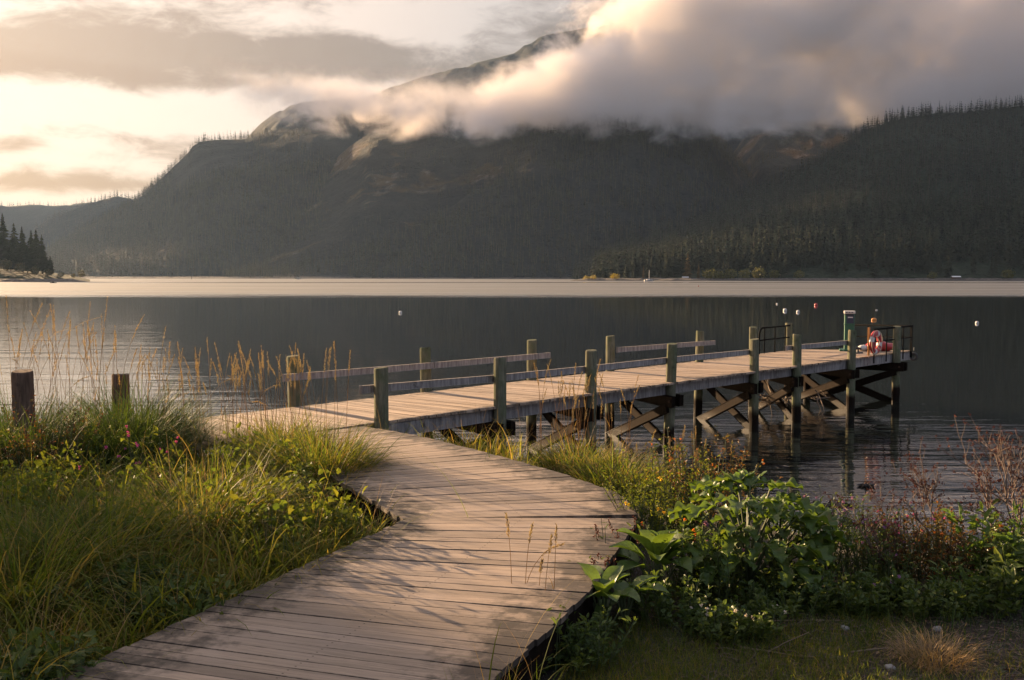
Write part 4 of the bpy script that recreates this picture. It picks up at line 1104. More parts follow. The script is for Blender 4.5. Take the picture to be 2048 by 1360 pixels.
def leaves(b, P, D, Nn, L, W_, mi=0, fold=.25):
    """small folded oval leaves: base P, direction D, normal Nn"""
    D = D / (np.linalg.norm(D, axis=1)[:, None] + 1e-9); Sd = np.cross(D, Nn); Sd /= np.linalg.norm(Sd, axis=1)[:, None] + 1e-9
    Nn = np.cross(Sd, D); L = L[:, None]; W_ = W_[:, None]
    lift = Nn * W_ * fold
    p0 = P; p1 = P + D * L * .35 + Sd * W_ / 2 + lift; p2 = P + D * L * .72 + Sd * W_ * .36 + lift - Nn * L * .05; p3 = P + D * L - Nn * L * .16
    p4 = P + D * L * .72 - Sd * W_ * .36 + lift - Nn * L * .05; p5 = P + D * L * .35 - Sd * W_ / 2 + lift; m1 = P + D * L * .4; m2 = P + D * L * .72 - Nn * L * .06
    V = np.stack([p0, p1, p2, p3, p4, p5, m1, m2], 1).reshape(-1, 3); o = (np.arange(len(P)) * 8)[:, None, None]
    q = np.array([[0, 6, 1, 1], [6, 7, 2, 1], [0, 5, 6, 6], [5, 4, 7, 6]]); t3 = np.array([[0, 6, 1], [7, 3, 2], [0, 5, 6], [4, 3, 7]])
    q4 = np.array([[6, 7, 2, 1], [5, 4, 7, 6]])
    b.add(V, (q4[None] + o).reshape(-1, 4), mi)
    b.nv -= len(V); b.V.append(np.zeros((0, 3), np.float32)); b.uvs.append(np.zeros((0, 4), np.float32))
    b.add_faces(t3, o, mi, len(V))

def _add_faces(s, t3, o, mi, nverts):
    a = (t3[None] + o).reshape(-1, 3).astype(np.int32) + s.nv
    s.F.setdefault((3, mi), []).append(a); s.nv += nverts
MB.add_faces = _add_faces

def unit(g, n_, up=.0):
    v = g.normal(size=(n_, 3)); v[:, 2] += up; return v / np.linalg.norm(v, axis=1)[:, None]

# leaf materials
m_grass = leafmat('meadow_grass_blades', [(.04, .062, .010), (.075, .10, .014), (.11, .125, .02), (.15, .145, .028), (.19, .14, .05)], .52, .65, spec=.1)
m_tus = leafmat('tussock_grass_blades', [(.035, .06, .012), (.065, .095, .016), (.10, .12, .02), (.17, .135, .05)], .5, .62, spec=.12)
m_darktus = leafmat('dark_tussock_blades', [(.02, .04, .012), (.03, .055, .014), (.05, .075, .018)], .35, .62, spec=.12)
m_straw = leafmat('dry_straw', [(.20, .14, .07), (.27, .19, .10), (.15, .10, .05)], .3, .6)
m_seed = leafmat('seed_heads', [(.17, .132, .09), (.22, .175, .12), (.12, .088, .06)], .35, .7)
m_weed = leafmat('weed_leaves', [(.035, .06, .015), (.05, .08, .02), (.075, .10, .025)], .35, .5)
m_lime = leafmat('yellow_green_leaves', [(.055, .085, .014), (.08, .105, .018), (.11, .12, .022)], .4, .6, spec=.1)
m_rust = leafmat('rusty_leaves', [(.05, .055, .018), (.085, .06, .02), (.13, .05, .02), (.06, .07, .02)], .35, .55)
m_maroon = leafmat('maroon_seeds', [(.05, .016, .014), (.08, .025, .018), (.035, .015, .012)], .15, .8)
m_mag = leafmat('magenta_petals', [(.36, .06, .24), (.42, .11, .32)], .3, .6)
m_purp = leafmat('purple_petals', [(.20, .10, .26), (.28, .15, .34)], .3, .6)
m_ypet = leafmat('yellow_petals', [(.55, .36, .03), (.6, .42, .05)], .3, .6)
m_opet = leafmat('orange_petals', [(.4, .12, .02), (.5, .18, .04)], .3, .6)
m_wpet = leafmat('white_petals', [(.5, .46, .46), (.55, .5, .52)], .3, .6)
m_hog = leafmat('large_lobed_leaves', [(.035, .075, .016), (.05, .095, .02), (.06, .105, .024)], .40, .45)
m_dock = leafmat('broad_dock_leaves', [(.05, .095, .02), (.065, .115, .024), (.085, .13, .03)], .42, .4)
m_stem = simple('green_stems', (.06, .075, .03), .7, .3, 20)
m_bare = simple('bare_grey_twigs', (.12, .085, .065), .85, .35, 14)

def side_of(P2, a, c): return (c[0] - a[0]) * (P2[1] - a[1]) - (c[1] - a[1]) * (P2[0] - a[0])
def inpoly(x, y, poly):
    c = False; j = len(poly) - 1
    for i in range(len(poly)):
        if (poly[i][1] > y) != (poly[j][1] > y) and x < (poly[j][0] - poly[i][0]) * (y - poly[i][1]) / (poly[j][1] - poly[i][1]) + poly[i][0]: c = not c
        j = i
    return c
WALK = [[tuple(p[:2]) for p in list(AL) + list(AR)[::-1]], [tuple(p) for p in list(BL) + list(BR)[::-1]], [tuple(p) for p in (NE[0], NE[1], FE[1], FE[0])]]
def on_walk(x, y): return any(inpoly(x, y, q) for q in WALK)
def near_walk(x, y, r): return any(on_walk(x + r * math.cos(a), y + r * math.sin(a)) for a in np.linspace(0, 5.5, 8)) or on_walk(x, y)

# ---- the meadow on the left
g = np.random.default_rng(101)
b = MB(); cnt = 0
def left_ok(x, y):
    return x < 0.2 and not on_walk(x, y) and y < interp(SHORE, x) - .6
while cnt < 520:
    y = 4.6 + 13 * g.uniform() ** 1.15; x = -.62 * y - 1.2 + g.uniform() * (.62 * y + 1.2)
    if not left_ok(x, y): continue
    edge = near_walk(x, y, .3)
    dens = fbm(x, y, 1.6, 3, 4.4)
    L = float(np.clip(.50 + .30 * dens + g.normal(0, .08), .22, .82)) * (.85 if edge else 1)
    if y > 12.3: L *= .72
    tussock(b, (x, y, gz(x, y)), int(52 * (1.25 if y < 9 else 1)), L * 1.38, .30, g, .018, 0, .5, 1.7)
    cnt += 1
# loose blades between
N = 9000; y = 4.6 + 12 * g.uniform(size=N) ** 1.1; x = -.62 * y - 1.2 + g.uniform(size=N) * (.62 * y + 1.6)
P = np.array([(a, c, gz(a, c) - .02) for a, c in zip(x, y) if left_ok(a, c)]); n_ = len(P)
blades(b, P, g.uniform(.2, .7, n_), g.uniform(.007, .015, n_), g.uniform(0, 6.28, n_), np.abs(g.normal(.25, .2, n_)), g.uniform(.3, 2.0, n_), 5, 0, g)
N = 900; y = 4.9 + 9 * g.uniform(size=N); x = -.6 * y - .6 + g.uniform(size=N) * (.6 * y + 1.0)
P = np.array([(a, c, gz(a, c) - .02) for a, c in zip(x, y) if left_ok(a, c)]); n_ = len(P)
blades(b, P, g.uniform(.8, 1.35, n_), g.uniform(.010, .019, n_), g.uniform(0, 6.28, n_), np.abs(g.normal(.2, .18, n_)), g.uniform(.8, 2.6, n_), 8, 0, g)
tag(b.build('meadow_grass', m_grass), 'long tangled green and yellow grass left of the boardwalk', kind='stuff')
b = MB(); N = 2600; y = 5 + 11 * g.uniform(size=N); x = -.62 * y - 1 + g.uniform(size=N) * (.62 * y + 1.2)
P = np.array([(a, c, gz(a, c) - .02) for a, c in zip(x, y) if left_ok(a, c)]); n_ = len(P)
blades(b, P, g.uniform(.4, 1.0, n_), g.uniform(.003, .006, n_), g.uniform(0, 6.28, n_), np.abs(g.normal(.3, .25, n_)), g.uniform(.2, 1.8, n_), 6, 0, g)
tag(b.build('dry_grass', m_straw), 'dry straw coloured stems mixed into the left grass', kind='stuff')

# broad weeds low in the grass
def weed_field(name, label, pts, m, g, hgt=.22, nl=26, ls=.06):
    b = MB()
    for (x, y) in pts:
        if near_walk(x, y, .32) and y > 8.6: continue
        z = gz(x, y); n_ = int(nl * g.uniform(.6, 1.4)); h = hgt * g.uniform(.6, 1.3)
        Pp = np.stack([x + g.normal(0, .10, n_), y + g.normal(0, .10, n_), z + h * g.uniform(.1, 1, n_)], 1)
        D = unit(g, n_, .1); leaves(b, Pp, D, unit(g, n_, 1.8), ls * g.uniform(.5, 1.3, n_), ls * .75 * g.uniform(.5, 1.2, n_))
        for k in range(3): b.tube([(x, y, z - .02), (x + g.normal(0, .06), y + g.normal(0, .06), z + h * .9)], [.003, .002], 4, 1, False)
    return tag(b.build(name, [m, m_stem]), label, kind='stuff')
pts = []
while len(pts) < 420:
    y = g.uniform(4.8, 9.5); x = -.6 * y + g.uniform() * (.6 * y - .3)
    if left_ok(x, y) and fbm(x, y, .9, 2, 8.8) > -.1 + .12 * (y - 5): pts.append((x, y))
weed_field('low_weeds', 'low broad leaved weeds in the shaded grass along the left edge of the boardwalk', pts, m_weed, g, .34, 26, .075)
pts = []
while len(pts) < 260:
    y = g.uniform(8.5, 13.5); x = -.6 * y + g.uniform() * (.6 * y - .3)
    if left_ok(x, y) and fbm(x, y, 1.1, 2, 3.8) > .0: pts.append((x, y))
weed_field('leafy_weeds', 'yellow green leafy weeds standing in the sunlit grass', pts, m_lime, g, .6, 30, .085)

# single tussocks one can tell apart
def tussock_thing(px, py, z, n_, L, spread, m, label, W_=.0135, lean=.5, droop=1.4, dry=.0, seed=1):
    p = np.array(at_z(px, py, z)); p[2] = max(gz(p[0], p[1]), .05); g = np.random.default_rng(seed)
    t = empty('grass_tussock', p, label, 'grass tussock', 'grass tussocks beside the boardwalk')
    b = MB(); tussock(b, (0, 0, 0), n_, L, spread, g, W_, 0, lean, droop); b.build('green_blades', m, t)
    if dry:
        b = MB(); tussock(b, (0, 0, 0), int(n_ * dry), L * 1.1, spread, g, W_ * .6, 0, lean * 1.2, droop); b.build('dry_blades', m_straw, t)
tussock_thing(640, 985, 1.2, 2600, 1.12, .5, m_tus, 'large arching grass tussock hanging over the left edge of the boardwalk', seed=1, dry=.15)
tussock_thing(560, 940, 1.2, 1800, .92, .5, m_tus, 'upright grass tussock left of the large arching one, below the jetty foot', seed=2, dry=.2)
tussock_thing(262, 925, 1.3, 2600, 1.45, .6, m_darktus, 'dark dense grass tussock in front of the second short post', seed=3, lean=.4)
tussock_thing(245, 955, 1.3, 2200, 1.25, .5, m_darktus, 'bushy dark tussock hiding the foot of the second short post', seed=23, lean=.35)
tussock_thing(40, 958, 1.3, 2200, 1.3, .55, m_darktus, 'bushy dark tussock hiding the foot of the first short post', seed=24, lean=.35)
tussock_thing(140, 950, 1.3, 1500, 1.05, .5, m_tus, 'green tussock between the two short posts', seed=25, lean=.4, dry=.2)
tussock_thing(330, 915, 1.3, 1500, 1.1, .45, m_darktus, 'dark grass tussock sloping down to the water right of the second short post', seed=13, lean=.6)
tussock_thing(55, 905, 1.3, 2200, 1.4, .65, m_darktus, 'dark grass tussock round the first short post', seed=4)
tussock_thing(40, 1260, 1.2, 1100, 1.35, .45, m_tus, 'tall grass tussock in the left foreground with long drooping blades', W_=.017, seed=5, lean=.7)
tussock_thing(210, 1190, 1.2, 1000, 1.2, .4, m_tus, 'grass tussock with wide drooping blades in the left foreground', W_=.018, seed=6, lean=.5)
tussock_thing(400, 1110, 1.2, 1500, 1.15, .5, m_tus, 'grass tussock left of the boardwalk corner', W_=.014, seed=7, dry=.2)
tussock_thing(1155, 975, .95, 1500, .62, .55, m_tus, 'sunlit grass tussock on the bank between boardwalk and water', seed=8, dry=.3)
tussock_thing(1235, 1000, 1.0, 1300, .75, .5, m_tus, 'grass tussock on the bank right of the sunlit one', seed=9, dry=.2, lean=.6)
tussock_thing(1065, 930, .8, 700, .4, .4, m_tus, 'short green tussock at the foot of a jetty pile', seed=10)
tussock_thing(1865, 1325, 1.15, 700, .34, .22, m_straw, 'pale dead grass tuft on the bare ground at lower right', W_=.004, seed=11, lean=.7)

# tall grass in seed
def seed_clump(px, py, z, n_, hgt, spread, label, seed, tops=None, lean=.12, part=True):
    p = np.array(at_z(px, py, z)); p[2] = max(gz(p[0], p[1]), .05); g = np.random.default_rng(seed)
    t = empty('tall_seed_grass', p, label, 'tall grass', 'tall grass in seed')
    bs = MB(); seg = 9
    for i in range(n_):
        r = spread * math.sqrt(g.uniform()); a = g.uniform(0, 6.28); L = hgt * g.uniform(.68, 1.05)
        q = np.array([r * math.cos(a) * 1.5, r * math.sin(a), -.02]); az = g.uniform(0, 6.28); ph0 = abs(g.normal(0, lean)); dr = abs(g.normal(.2, .18)) + (1.5 if g.uniform() < .06 else 0)
        pts = [q.copy()]
        for k in range(seg):
            ph = ph0 + dr * (k / seg) ** 2.6; q = q + L / seg * np.array([math.cos(az) * math.sin(ph), math.sin(az) * math.sin(ph), math.cos(ph)]); pts.append(q.copy())
        bs.tube(pts, list(np.linspace(.0042, .0018, seg + 1)), 3, 0, False)
        bh = MB(); m_ = int(g.integers(40, 70)); fr = g.uniform(.14, .24); s_ = 1 - fr * g.uniform(0, 1, m_)
        P = np.stack([np.interp(s_ * seg, np.arange(seg + 1), [pt[c] for pt in pts]) for c in range(3)], 1)
        tip = pts[-1] - pts[-3]; tip /= np.linalg.norm(tip)
        rad = .016 * np.sin(np.clip((1 - s_) / fr, .08, 1) * 2.6)[:, None] * g.uniform(.3, 1.15)
        O = unit(g, m_); D = tip[None] * 1.0 + O * .38
        leaves(bh, P + O * rad * .5, D, unit(g, m_), .026 * g.uniform(.6, 1.3, m_), .006 * g.uniform(.7, 1.4, m_)); bh.build('seed_head', m_seed, t)
        if g.uniform() < .5:
            k = int(g.integers(2, 5)); blades(bs, np.array([pts[k]]), np.array([.38]), np.array([.006]), np.array([g.uniform(0, 6.28)]), np.array([.5]), np.array([1.4]), 5, 0, g)
    bs.build('stalks', m_straw, t)
SG = [(20, 930, 1.3, 18, 2.4, .55, 'tall seeding grass at the left edge beside the first short post'), (110, 925, 1.3, 10, 2.6, .4, 'tallest seeding grass stalks between the two short posts'), (180, 920, 1.3, 13, 2.15, .5, 'seeding grass just left of the second short post'), (265, 915, 1.3, 22, 1.9, .55, 'dense seeding grass right of the second short post'), (340, 930, 1.3, 13, 1.65, .5, 'seeding grass near the water right of the dark tussocks'),
      (455, 900, 1.3, 24, 1.75, .45, 'thick seeding grass left of the first far jetty post'), (540, 915, 1.3, 20, 1.7, .4, 'seeding grass in front of the first far jetty post'), (625, 930, 1.3, 13, 1.8, .35, 'leaning seeding grass between the first two jetty posts'), (1130, 960, .9, 15, 1.55, .3, 'seeding grass on the bank in front of the third near jetty post'), (1200, 965, .9, 16, 1.45, .4, 'seeding grass on the bank against the jetty beam'), (1330, 1010, .8, 9, 1.0, .35, 'thin seeding grass in front of the dark water under the jetty'), (1420, 1030, .8, 5, 1.0, .35, 'bent seeding grass above the reddish bush'),
      (1075, 1275, 1.15, 5, 1.0, .18, 'thin seeding grass growing over the right edge of the near boardwalk')]
for i, (px, py, z, n_, h, sp, lb) in enumerate(SG): seed_clump(px, py, z, int(n_ * 1.35), h, sp, lb, 300 + i)

# generic leafy herb: stems, leaves, flowers as parts
def herb(px, py, z, label, cat, name, seed, nst=24, hgt=.7, spread=.35, nleaf=22, ls=.05, lw=.5, m=None, flower=None, nf=14, fs=.018, lean=.25, seedhead=None, frac0=.12, gr=None, at=None):
    p = np.array(at_z(px, py, z)) if at is None else np.array(at, float); p[2] = max(gz(p[0], p[1]), .02); g = np.random.default_rng(seed)
    t = empty(name, p, label, cat, gr); bs = MB(); bl = MB()
    for i in range(nst):
        a = g.uniform(0, 6.28); r = spread * .55 * math.sqrt(g.uniform()); L = hgt * g.uniform(.6, 1.1); ph = abs(g.normal(0, lean)) + .25 * r / spread; az = a + g.normal(0, .5)
        q = np.array([r * math.cos(a), r * math.sin(a), -.02]); pts = [q]
        for k in range(5):
            ph += g.normal(0, .08); az += g.normal(0, .2); q = q + L / 5 * np.array([math.cos(az) * math.sin(ph), math.sin(az) * math.sin(ph), math.cos(ph)]); pts.append(q)
        bs.tube(pts, list(np.linspace(.0055, .002, 6)), 4, 0, False)
        s_ = g.uniform(frac0, 1, nleaf); P = np.stack([np.interp(s_ * 5, np.arange(6), [w[c] for w in pts]) for c in range(3)], 1)
        O = unit(g, nleaf); O[:, 2] = np.abs(O[:, 2]) * .5; leaves(bl, P + O * ls * .3, O + np.array([0, 0, .25]), unit(g, nleaf, 1.6), ls * g.uniform(.5, 1.3, nleaf), ls * lw * g.uniform(.6, 1.2, nleaf))
        if flower is not None and g.uniform() < nf / nst:
            for w in range(int(g.integers(1, 3))):
                bf = MB(); c_ = pts[-1] + g.normal(0, .025, 3); kk = 12; O = unit(g, kk, .8); leaves(bf, np.repeat(c_[None], kk, 0), O, unit(g, kk), np.full(kk, fs), np.full(kk, fs * .6)); bf.build('flower', flower, t)
        if seedhead is not None and g.uniform() < .6:
            bh = MB(); kk = 26; s_ = g.uniform(.72, 1.02, kk); P = np.stack([np.interp(s_ * 5, np.arange(6), [w[c] for w in pts]) for c in range(3)], 1) + g.normal(0, .011, (kk, 3))
            leaves(bh, P, unit(g, kk, .5), unit(g, kk), np.full(kk, .022), np.full(kk, .015)); bh.build('seed_head', seedhead, t)
    bs.build('stems', m_stem, t); bl.build('foliage', m or m_weed, t)
    return t
GF = 'flowering herbs by the water'
herb(300, 985, 1.3, 'pink flowered herb in the middle of the left grass', 'flower', 'pink_flower', 401, 18, .72, .45, 16, .06, .35, m_lime, m_mag, 7, .024, gr=GF)
herb(225, 1010, 1.3, 'herb with a single pink bloom at the left of the pink group', 'flower', 'pink_flower', 402, 9, .6, .3, 16, .06, .4, m_lime, m_mag, 3, .026, gr=GF)
herb(105, 985, 1.3, 'tall rusty stemmed weed with small leaves between the short posts', 'weed', 'rusty_weed', 403, 26, 1.15, .5, 26, .04, .5, m_rust, None, seedhead=m_maroon)
herb(60, 980, 1.3, 'brown leafy weed in front of the first short post', 'weed', 'rusty_weed', 404, 22, .95, .5, 24, .045, .5, m_rust)
herb(420, 985, 1.25, 'yellow green leafy herb beside the pink flowers', 'weed', 'leafy_weed', 405, 20, .55, .5, 22, .06, .6, m_lime)
# right bank, from the boardwalk to the right edge
herb(1290, 1085, 1.15, 'feathery yellow green weed at the right edge of the boardwalk bend', 'weed', 'leafy_weed', 411, 46, .85, .40, 30, .045, .32, m_lime, m_ypet, 7, .022)
herb(1345, 1060, 1.15, 'yellow green leafy bush behind the feathery weed', 'bush', 'leafy_bush', 412, 60, .95, .55, 30, .045, .5, m_lime)
herb(1400, 1075, 1.1, 'reddish small leaved bush in front of the water', 'bush', 'rusty_bush', 413, 64, 1.1, .55, 34, .04, .5, m_rust, m_opet, 6, .016)
herb(1235, 1165, 1.15, 'maroon seeded dock stems leaning over the boardwalk edge', 'weed', 'seeding_dock', 414, 12, .62, .22, 6, .07, .35, m_weed, None, seedhead=m_maroon, frac0=.05)
herb(1190, 1215, 1.15, 'shorter maroon seeded dock stems at the boardwalk corner', 'weed', 'seeding_dock', 415, 10, .48, .2, 8, .07, .35, m_weed, None, seedhead=m_maroon, frac0=.05)
herb(1420, 1200, 1.15, 'dark leafy herb with a purple bloom under the lobed leaves', 'weed', 'leafy_weed', 416, 34, .62, .42, 26, .05, .5, m_weed, m_purp, 5, .024)
herb(1380, 1190, 1.15, 'dark green herb with small orange blooms beside the broad rosette', 'weed', 'leafy_weed', 417, 26, .66, .35, 24, .045, .4, m_weed, m_opet, 4, .02)
herb(1335, 1240, 1.15, 'low dark herb under the broad leaved rosette', 'weed', 'leafy_weed', 418, 30, .38, .45, 22, .055, .6, m_weed)
herb(1430, 1275, 1.15, 'low clover like plant with tiny pale blooms on the lawn edge', 'weed', 'clover', 419, 40, .26, .42, 18, .05, .8, m_weed, m_wpet, 5, .02)
herb(1500, 1270, 1.15, 'low round leaved plant at the edge of the bare ground', 'weed', 'clover', 420, 34, .26, .4, 18, .05, .8, m_weed, m_wpet, 3, .018)
herb(1120, 1330, 1.15, 'low leafy weed growing against the boardwalk side in the foreground', 'weed', 'leafy_weed', 421, 34, .42, .35, 22, .06, .45, m_weed)
herb(1180, 1330, 1.15, 'small pointed leaved weed on the lawn beside the boardwalk', 'weed', 'leafy_weed', 422, 26, .38, .3, 22, .06, .35, m_weed)
herb(1040, 1352, 1.15, 'leafy weed poking up at the foreground corner of the boardwalk', 'weed', 'leafy_weed', 423, 20, .36, .22, 22, .055, .45, m_weed)
GP = [(1650, 1175, .78, 'purple flowered herb nearest to the large lobed plant'), (1700, 1180, .66, 'purple flowered herb second from the lobed plant'), (1745, 1180, .7, 'tall purple flowered herb left of the reddish bush'), (1780, 1200, .5, 'low purple flowered herb in front of the reddish bush')]
for i, (px, py, h, lb) in enumerate(GP): herb(px, py, 1.0, lb, 'flower', 'purple_flower', 430 + i, 34, h, .42, 20, .045, .35, m_weed, m_purp, 9, .018, gr=GF)
herb(1840, 1190, 1.0, 'rounded reddish bush with magenta blooms at the water edge', 'bush', 'rusty_bush', 440, 80, .66, .6, 30, .038, .55, m_rust, m_mag, 6, .016)
herb(1925, 1190, 1.0, 'rusty orange bush right of the rounded reddish one', 'bush', 'rusty_bush', 441, 60, .6, .5, 28, .038, .55, m_rust, m_opet, 8, .02)
herb(2010, 1200, 1.05, 'broad leaved green plant at the right edge of the picture', 'plant', 'broad_plant', 442, 26, .72, .4, 14, .13, .42, m_dock)
herb(2050, 1230, 1.05, 'dark broad leaved plant cut off by the right edge', 'plant', 'broad_plant', 443, 22, .6, .4, 14, .13, .45, m_weed)
herb(1960, 1240, 1.05, 'low dark leafy plant under the bare twigs', 'plant', 'broad_plant', 444, 26, .42, .45, 16, .10, .45, m_weed)
for i, (px, py, lb) in enumerate([(1590, 1215, 'low dark herb at the foot of the lobed plant'), (1655, 1225, 'low dark herb in front of the nearest purple flowers'), (1725, 1230, 'low dark herb before the tall purple flowers'), (1800, 1235, 'low dark herb below the low purple flowers'), (1875, 1240, 'low dark herb below the reddish bush'), (1560, 1240, 'small dark herb left of the lobed plant foot')]):
    herb(px, py, 1.1, lb, 'weed', 'low_weed', 450 + i, 34, .3, .5, 22, .055, .65, m_weed, m_purp if i in (1, 3) else None, 3, .02, gr='low herbs on the right bank')

# big leaves with real curvature
def big_leaf(b, base, az, pitch, L, W_, g, lobes=0, curl=.9, mi=0, nu=13, nv=9):
    """one leaf: midrib bends down along its length, blade cupped along the rib, edge lobed or wavy"""
    ca, sa = math.cos(az), math.sin(az); V = []; ph = g.uniform(0, 6)
    pos = np.array(base, float); p = pitch
    rib = [pos.copy()]; dirs = []
    for i in range(nu - 1):
        d = np.array([ca * math.cos(p), sa * math.cos(p), math.sin(p)]); dirs.append(d); pos = pos + d * L / (nu - 1); rib.append(pos.copy()); p -= curl / (nu - 1)
    dirs.append(dirs[-1]); sd = np.array([-sa, ca, 0])
    for i in range(nu):
        s_ = i / (nu - 1); nrm = np.cross(dirs[i], sd); nrm = nrm if nrm[2] > 0 else -nrm
        w = W_ * (math.sin(math.pi * min(1, s_ * .93 + .05)) ** (.75 if lobes else .9)) * (1.15 - .35 * s_)
        for j in range(nv):
            v = 2 * j / (nv - 1) - 1
            ww = w
            if lobes: ww = w * (1 - .42 * (abs(v) ** 2) * (.5 + .5 * math.cos(2 * math.pi * lobes * s_ + .6)) - .06 * math.sin(31 * s_ + ph) * abs(v))
            rip = .035 * W_ * math.sin(11 * s_ + ph + 2 * v) * abs(v) + (-.10 * W_ * math.cos(2 * math.pi * lobes * s_) * abs(v) if lobes else 0)
            V.append(rib[i] + sd * v * ww / 2 - dirs[i] * (abs(v) * w * (-.25 if lobes else -.05)) + nrm * (abs(v) ** 1.3 * w * .22 + rip))
    idx = np.arange(nu * nv).reshape(nu, nv)
    b.add(V, np.stack([idx[:-1, :-1], idx[:-1, 1:], idx[1:, 1:], idx[1:, :-1]], -1).reshape(-1, 4), mi)
def veined(name, base):
    m, n = mat(name)
    geo = n.node('ShaderNodeNewGeometry'); rnd = geo.outputs['Random Per Island']; oc = n.node('ShaderNodeTexCoord').outputs['Object']
    nz = n.noise(oc, 26, 4, .6); big = n.noise(oc, 5, 3)
    col = n.mix(n.ss(nz, .3, .7), tuple(x * .7 for x in base), tuple(x * 1.25 for x in base))
    col = n.mix(n.math('MULTIPLY', rnd, .5), col, (base[0] * 1.6, base[1] * 1.25, base[2]))
    col = n.mix(n.ss(big, .62, .74, 0, .6), col, (.14, .11, .03))
    p = pbsdf(n, col, .42, bump(n, nz, .004), .35); t = n.node('ShaderNodeBsdfTranslucent', {'Color': n.vmath('MULTIPLY', col, (1.5, 1.4, .6))})
    finish(n, n.node('ShaderNodeMixShader', {0: .4, 1: p, 2: t})); return m
m_hogv = veined('lobed_leaf', (.055, .098, .02)); m_dockv = veined('broad_leaf', (.055, .10, .022))
def lobed_plant(px, py, z, label, seed, n_=30, H=1.0, spread=.6, L0=.34):
    p = np.array(at_z(px, py, z)); p[2] = gz(p[0], p[1]); g = np.random.default_rng(seed); t = empty('lobed_plant', p, label, 'plant')
    bl = MB(); bs = MB()
    for i in range(n_):
        f = (i + .5) / n_; a = i * 2.399 + g.normal(0, .3); r = spread * (.25 + .75 * math.sqrt(f)); h = H * (1.02 - .72 * f ** 1.3) * g.uniform(.85, 1.1)
        e = np.array([r * .8 * math.cos(a), r * .8 * math.sin(a), h]); bs.tube([(0, 0, 0), e * np.array([.4, .4, .6]), e], [.016, .012, .008], 5, 0, False)
        L = L0 * g.uniform(.75, 1.2)
        for k, da in enumerate((0, .95, -.95)):
            big_leaf(bl, e, a + da + g.normal(0, .15), .45 - .5 * f + g.normal(0, .15), L * (1 if k == 0 else .74), L * (.66 if k == 0 else .5), g, 3, 1.0, 0, 17, 9)
    bs.build('stems', m_stem, t); bl.build('leaves', m_hogv, t, smooth=True)
lobed_plant(1495, 1190, 1.1, 'big plant with large lobed green leaves standing before the water', 501, 36, .88, .66, .32)
lobed_plant(1555, 1170, 1.1, 'second lobed leaved plant, right side of the big clump', 502, 20, .68, .5, .30)
def rosette(px, py, z, label, seed, n_, L, W_, up=1.0):
    p = np.array(at_z(px, py, z)); p[2] = gz(p[0], p[1]); g = np.random.default_rng(seed); t = empty('broad_rosette', p, label, 'plant'); bl = MB(); bs = MB()
    for i in range(n_):
        a = i * 2.399 + g.normal(0, .2); f = i / n_; pit = up * (1.25 - 1.0 * f) + g.normal(0, .1); st = .22 * L * (1 + f)
        e = np.array([st * math.cos(a) * math.cos(pit), st * math.sin(a) * math.cos(pit), st * math.sin(pit) + .22 * up]); bs.tube([(0, 0, 0), e], [.012, .008], 5, 0, False)
        big_leaf(bl, e, a, pit, L * g.uniform(.75, 1.15), W_ * g.uniform(.8, 1.15), g, 0, 1.0, 0, 12, 7)
    bs.build('stems', m_stem, t); bl.build('leaves', m_dockv, t, smooth=True)
rosette(1312, 1195, 1.15, 'rosette of broad upright sunlit leaves beside the boardwalk', 511, 15, .42, .22)
rosette(1205, 1262, 1.15, 'rosette of broad dark leaves against the boardwalk corner', 512, 11, .34, .16)
rosette(1250, 1250, 1.15, 'low broad leaved rosette between the other two', 513, 9, .3, .15, .8)

# bare shrub at the right
def bare_shrub(px, py, z, label, seed, H, dirs, name='bare_shrub'):
    p = np.array(at_z(px, py, z)); p[2] = gz(p[0], p[1]) - .05; g = np.random.default_rng(seed); t = empty(name, p, label, 'shrub', 'leafless shrubs on the right bank'); b = MB(); bb = b
    def grow(q, d, L, r, depth):
        pts = [q]; n_ = 4
        for i in range(n_):
            d = d + g.normal(0, .13, 3) + np.array([0, 0, .05]); d = d / np.linalg.norm(d); pts.append(pts[-1] + d * L / n_)
        b.tube(pts, list(np.linspace(r, r * .6, n_ + 1)), 5, 0, False)
        if depth == 0:
            kk = 5; leaves(bb, np.repeat(pts[-1][None], kk, 0) + g.normal(0, .006, (kk, 3)), unit(g, kk, .8), unit(g, kk), np.full(kk, .02), np.full(kk, .012), 1); return
        for k in range(int(g.integers(4, 6))):
            i = int(g.integers(1, n_ + 1)); dd = d * .9 + g.normal(0, .42, 3); dd[2] = abs(dd[2]) * .8 + .15; grow(pts[i], dd / np.linalg.norm(dd), L * g.uniform(.42, .68), r * .58, depth - 1)
    for d in dirs: grow(np.array([0, 0, 0.0]), np.array(d, float) / np.linalg.norm(d), H * .55, .013, 3)
    b.build('branches', [m_bare, m_maroon], t)
bare_shrub(2010, 1180, 1.0, 'tall bare branching shrub at the right edge before the water', 521, 1.45, [(-.35, .1, 1), (.1, .0, 1.1), (.5, .1, .9), (.25, -.2, 1)])
bare_shrub(1905, 1180, 1.0, 'bare shrub leaning left above the reddish bush', 522, 1.3, [(-.55, 0, 1), (-.2, .1, 1.1)])
bare_shrub(1800, 1190, 1.0, 'smallest bare shrub with dark buds left of the others', 523, .95, [(-.8, 0, .9), (-.3, .1, 1)])

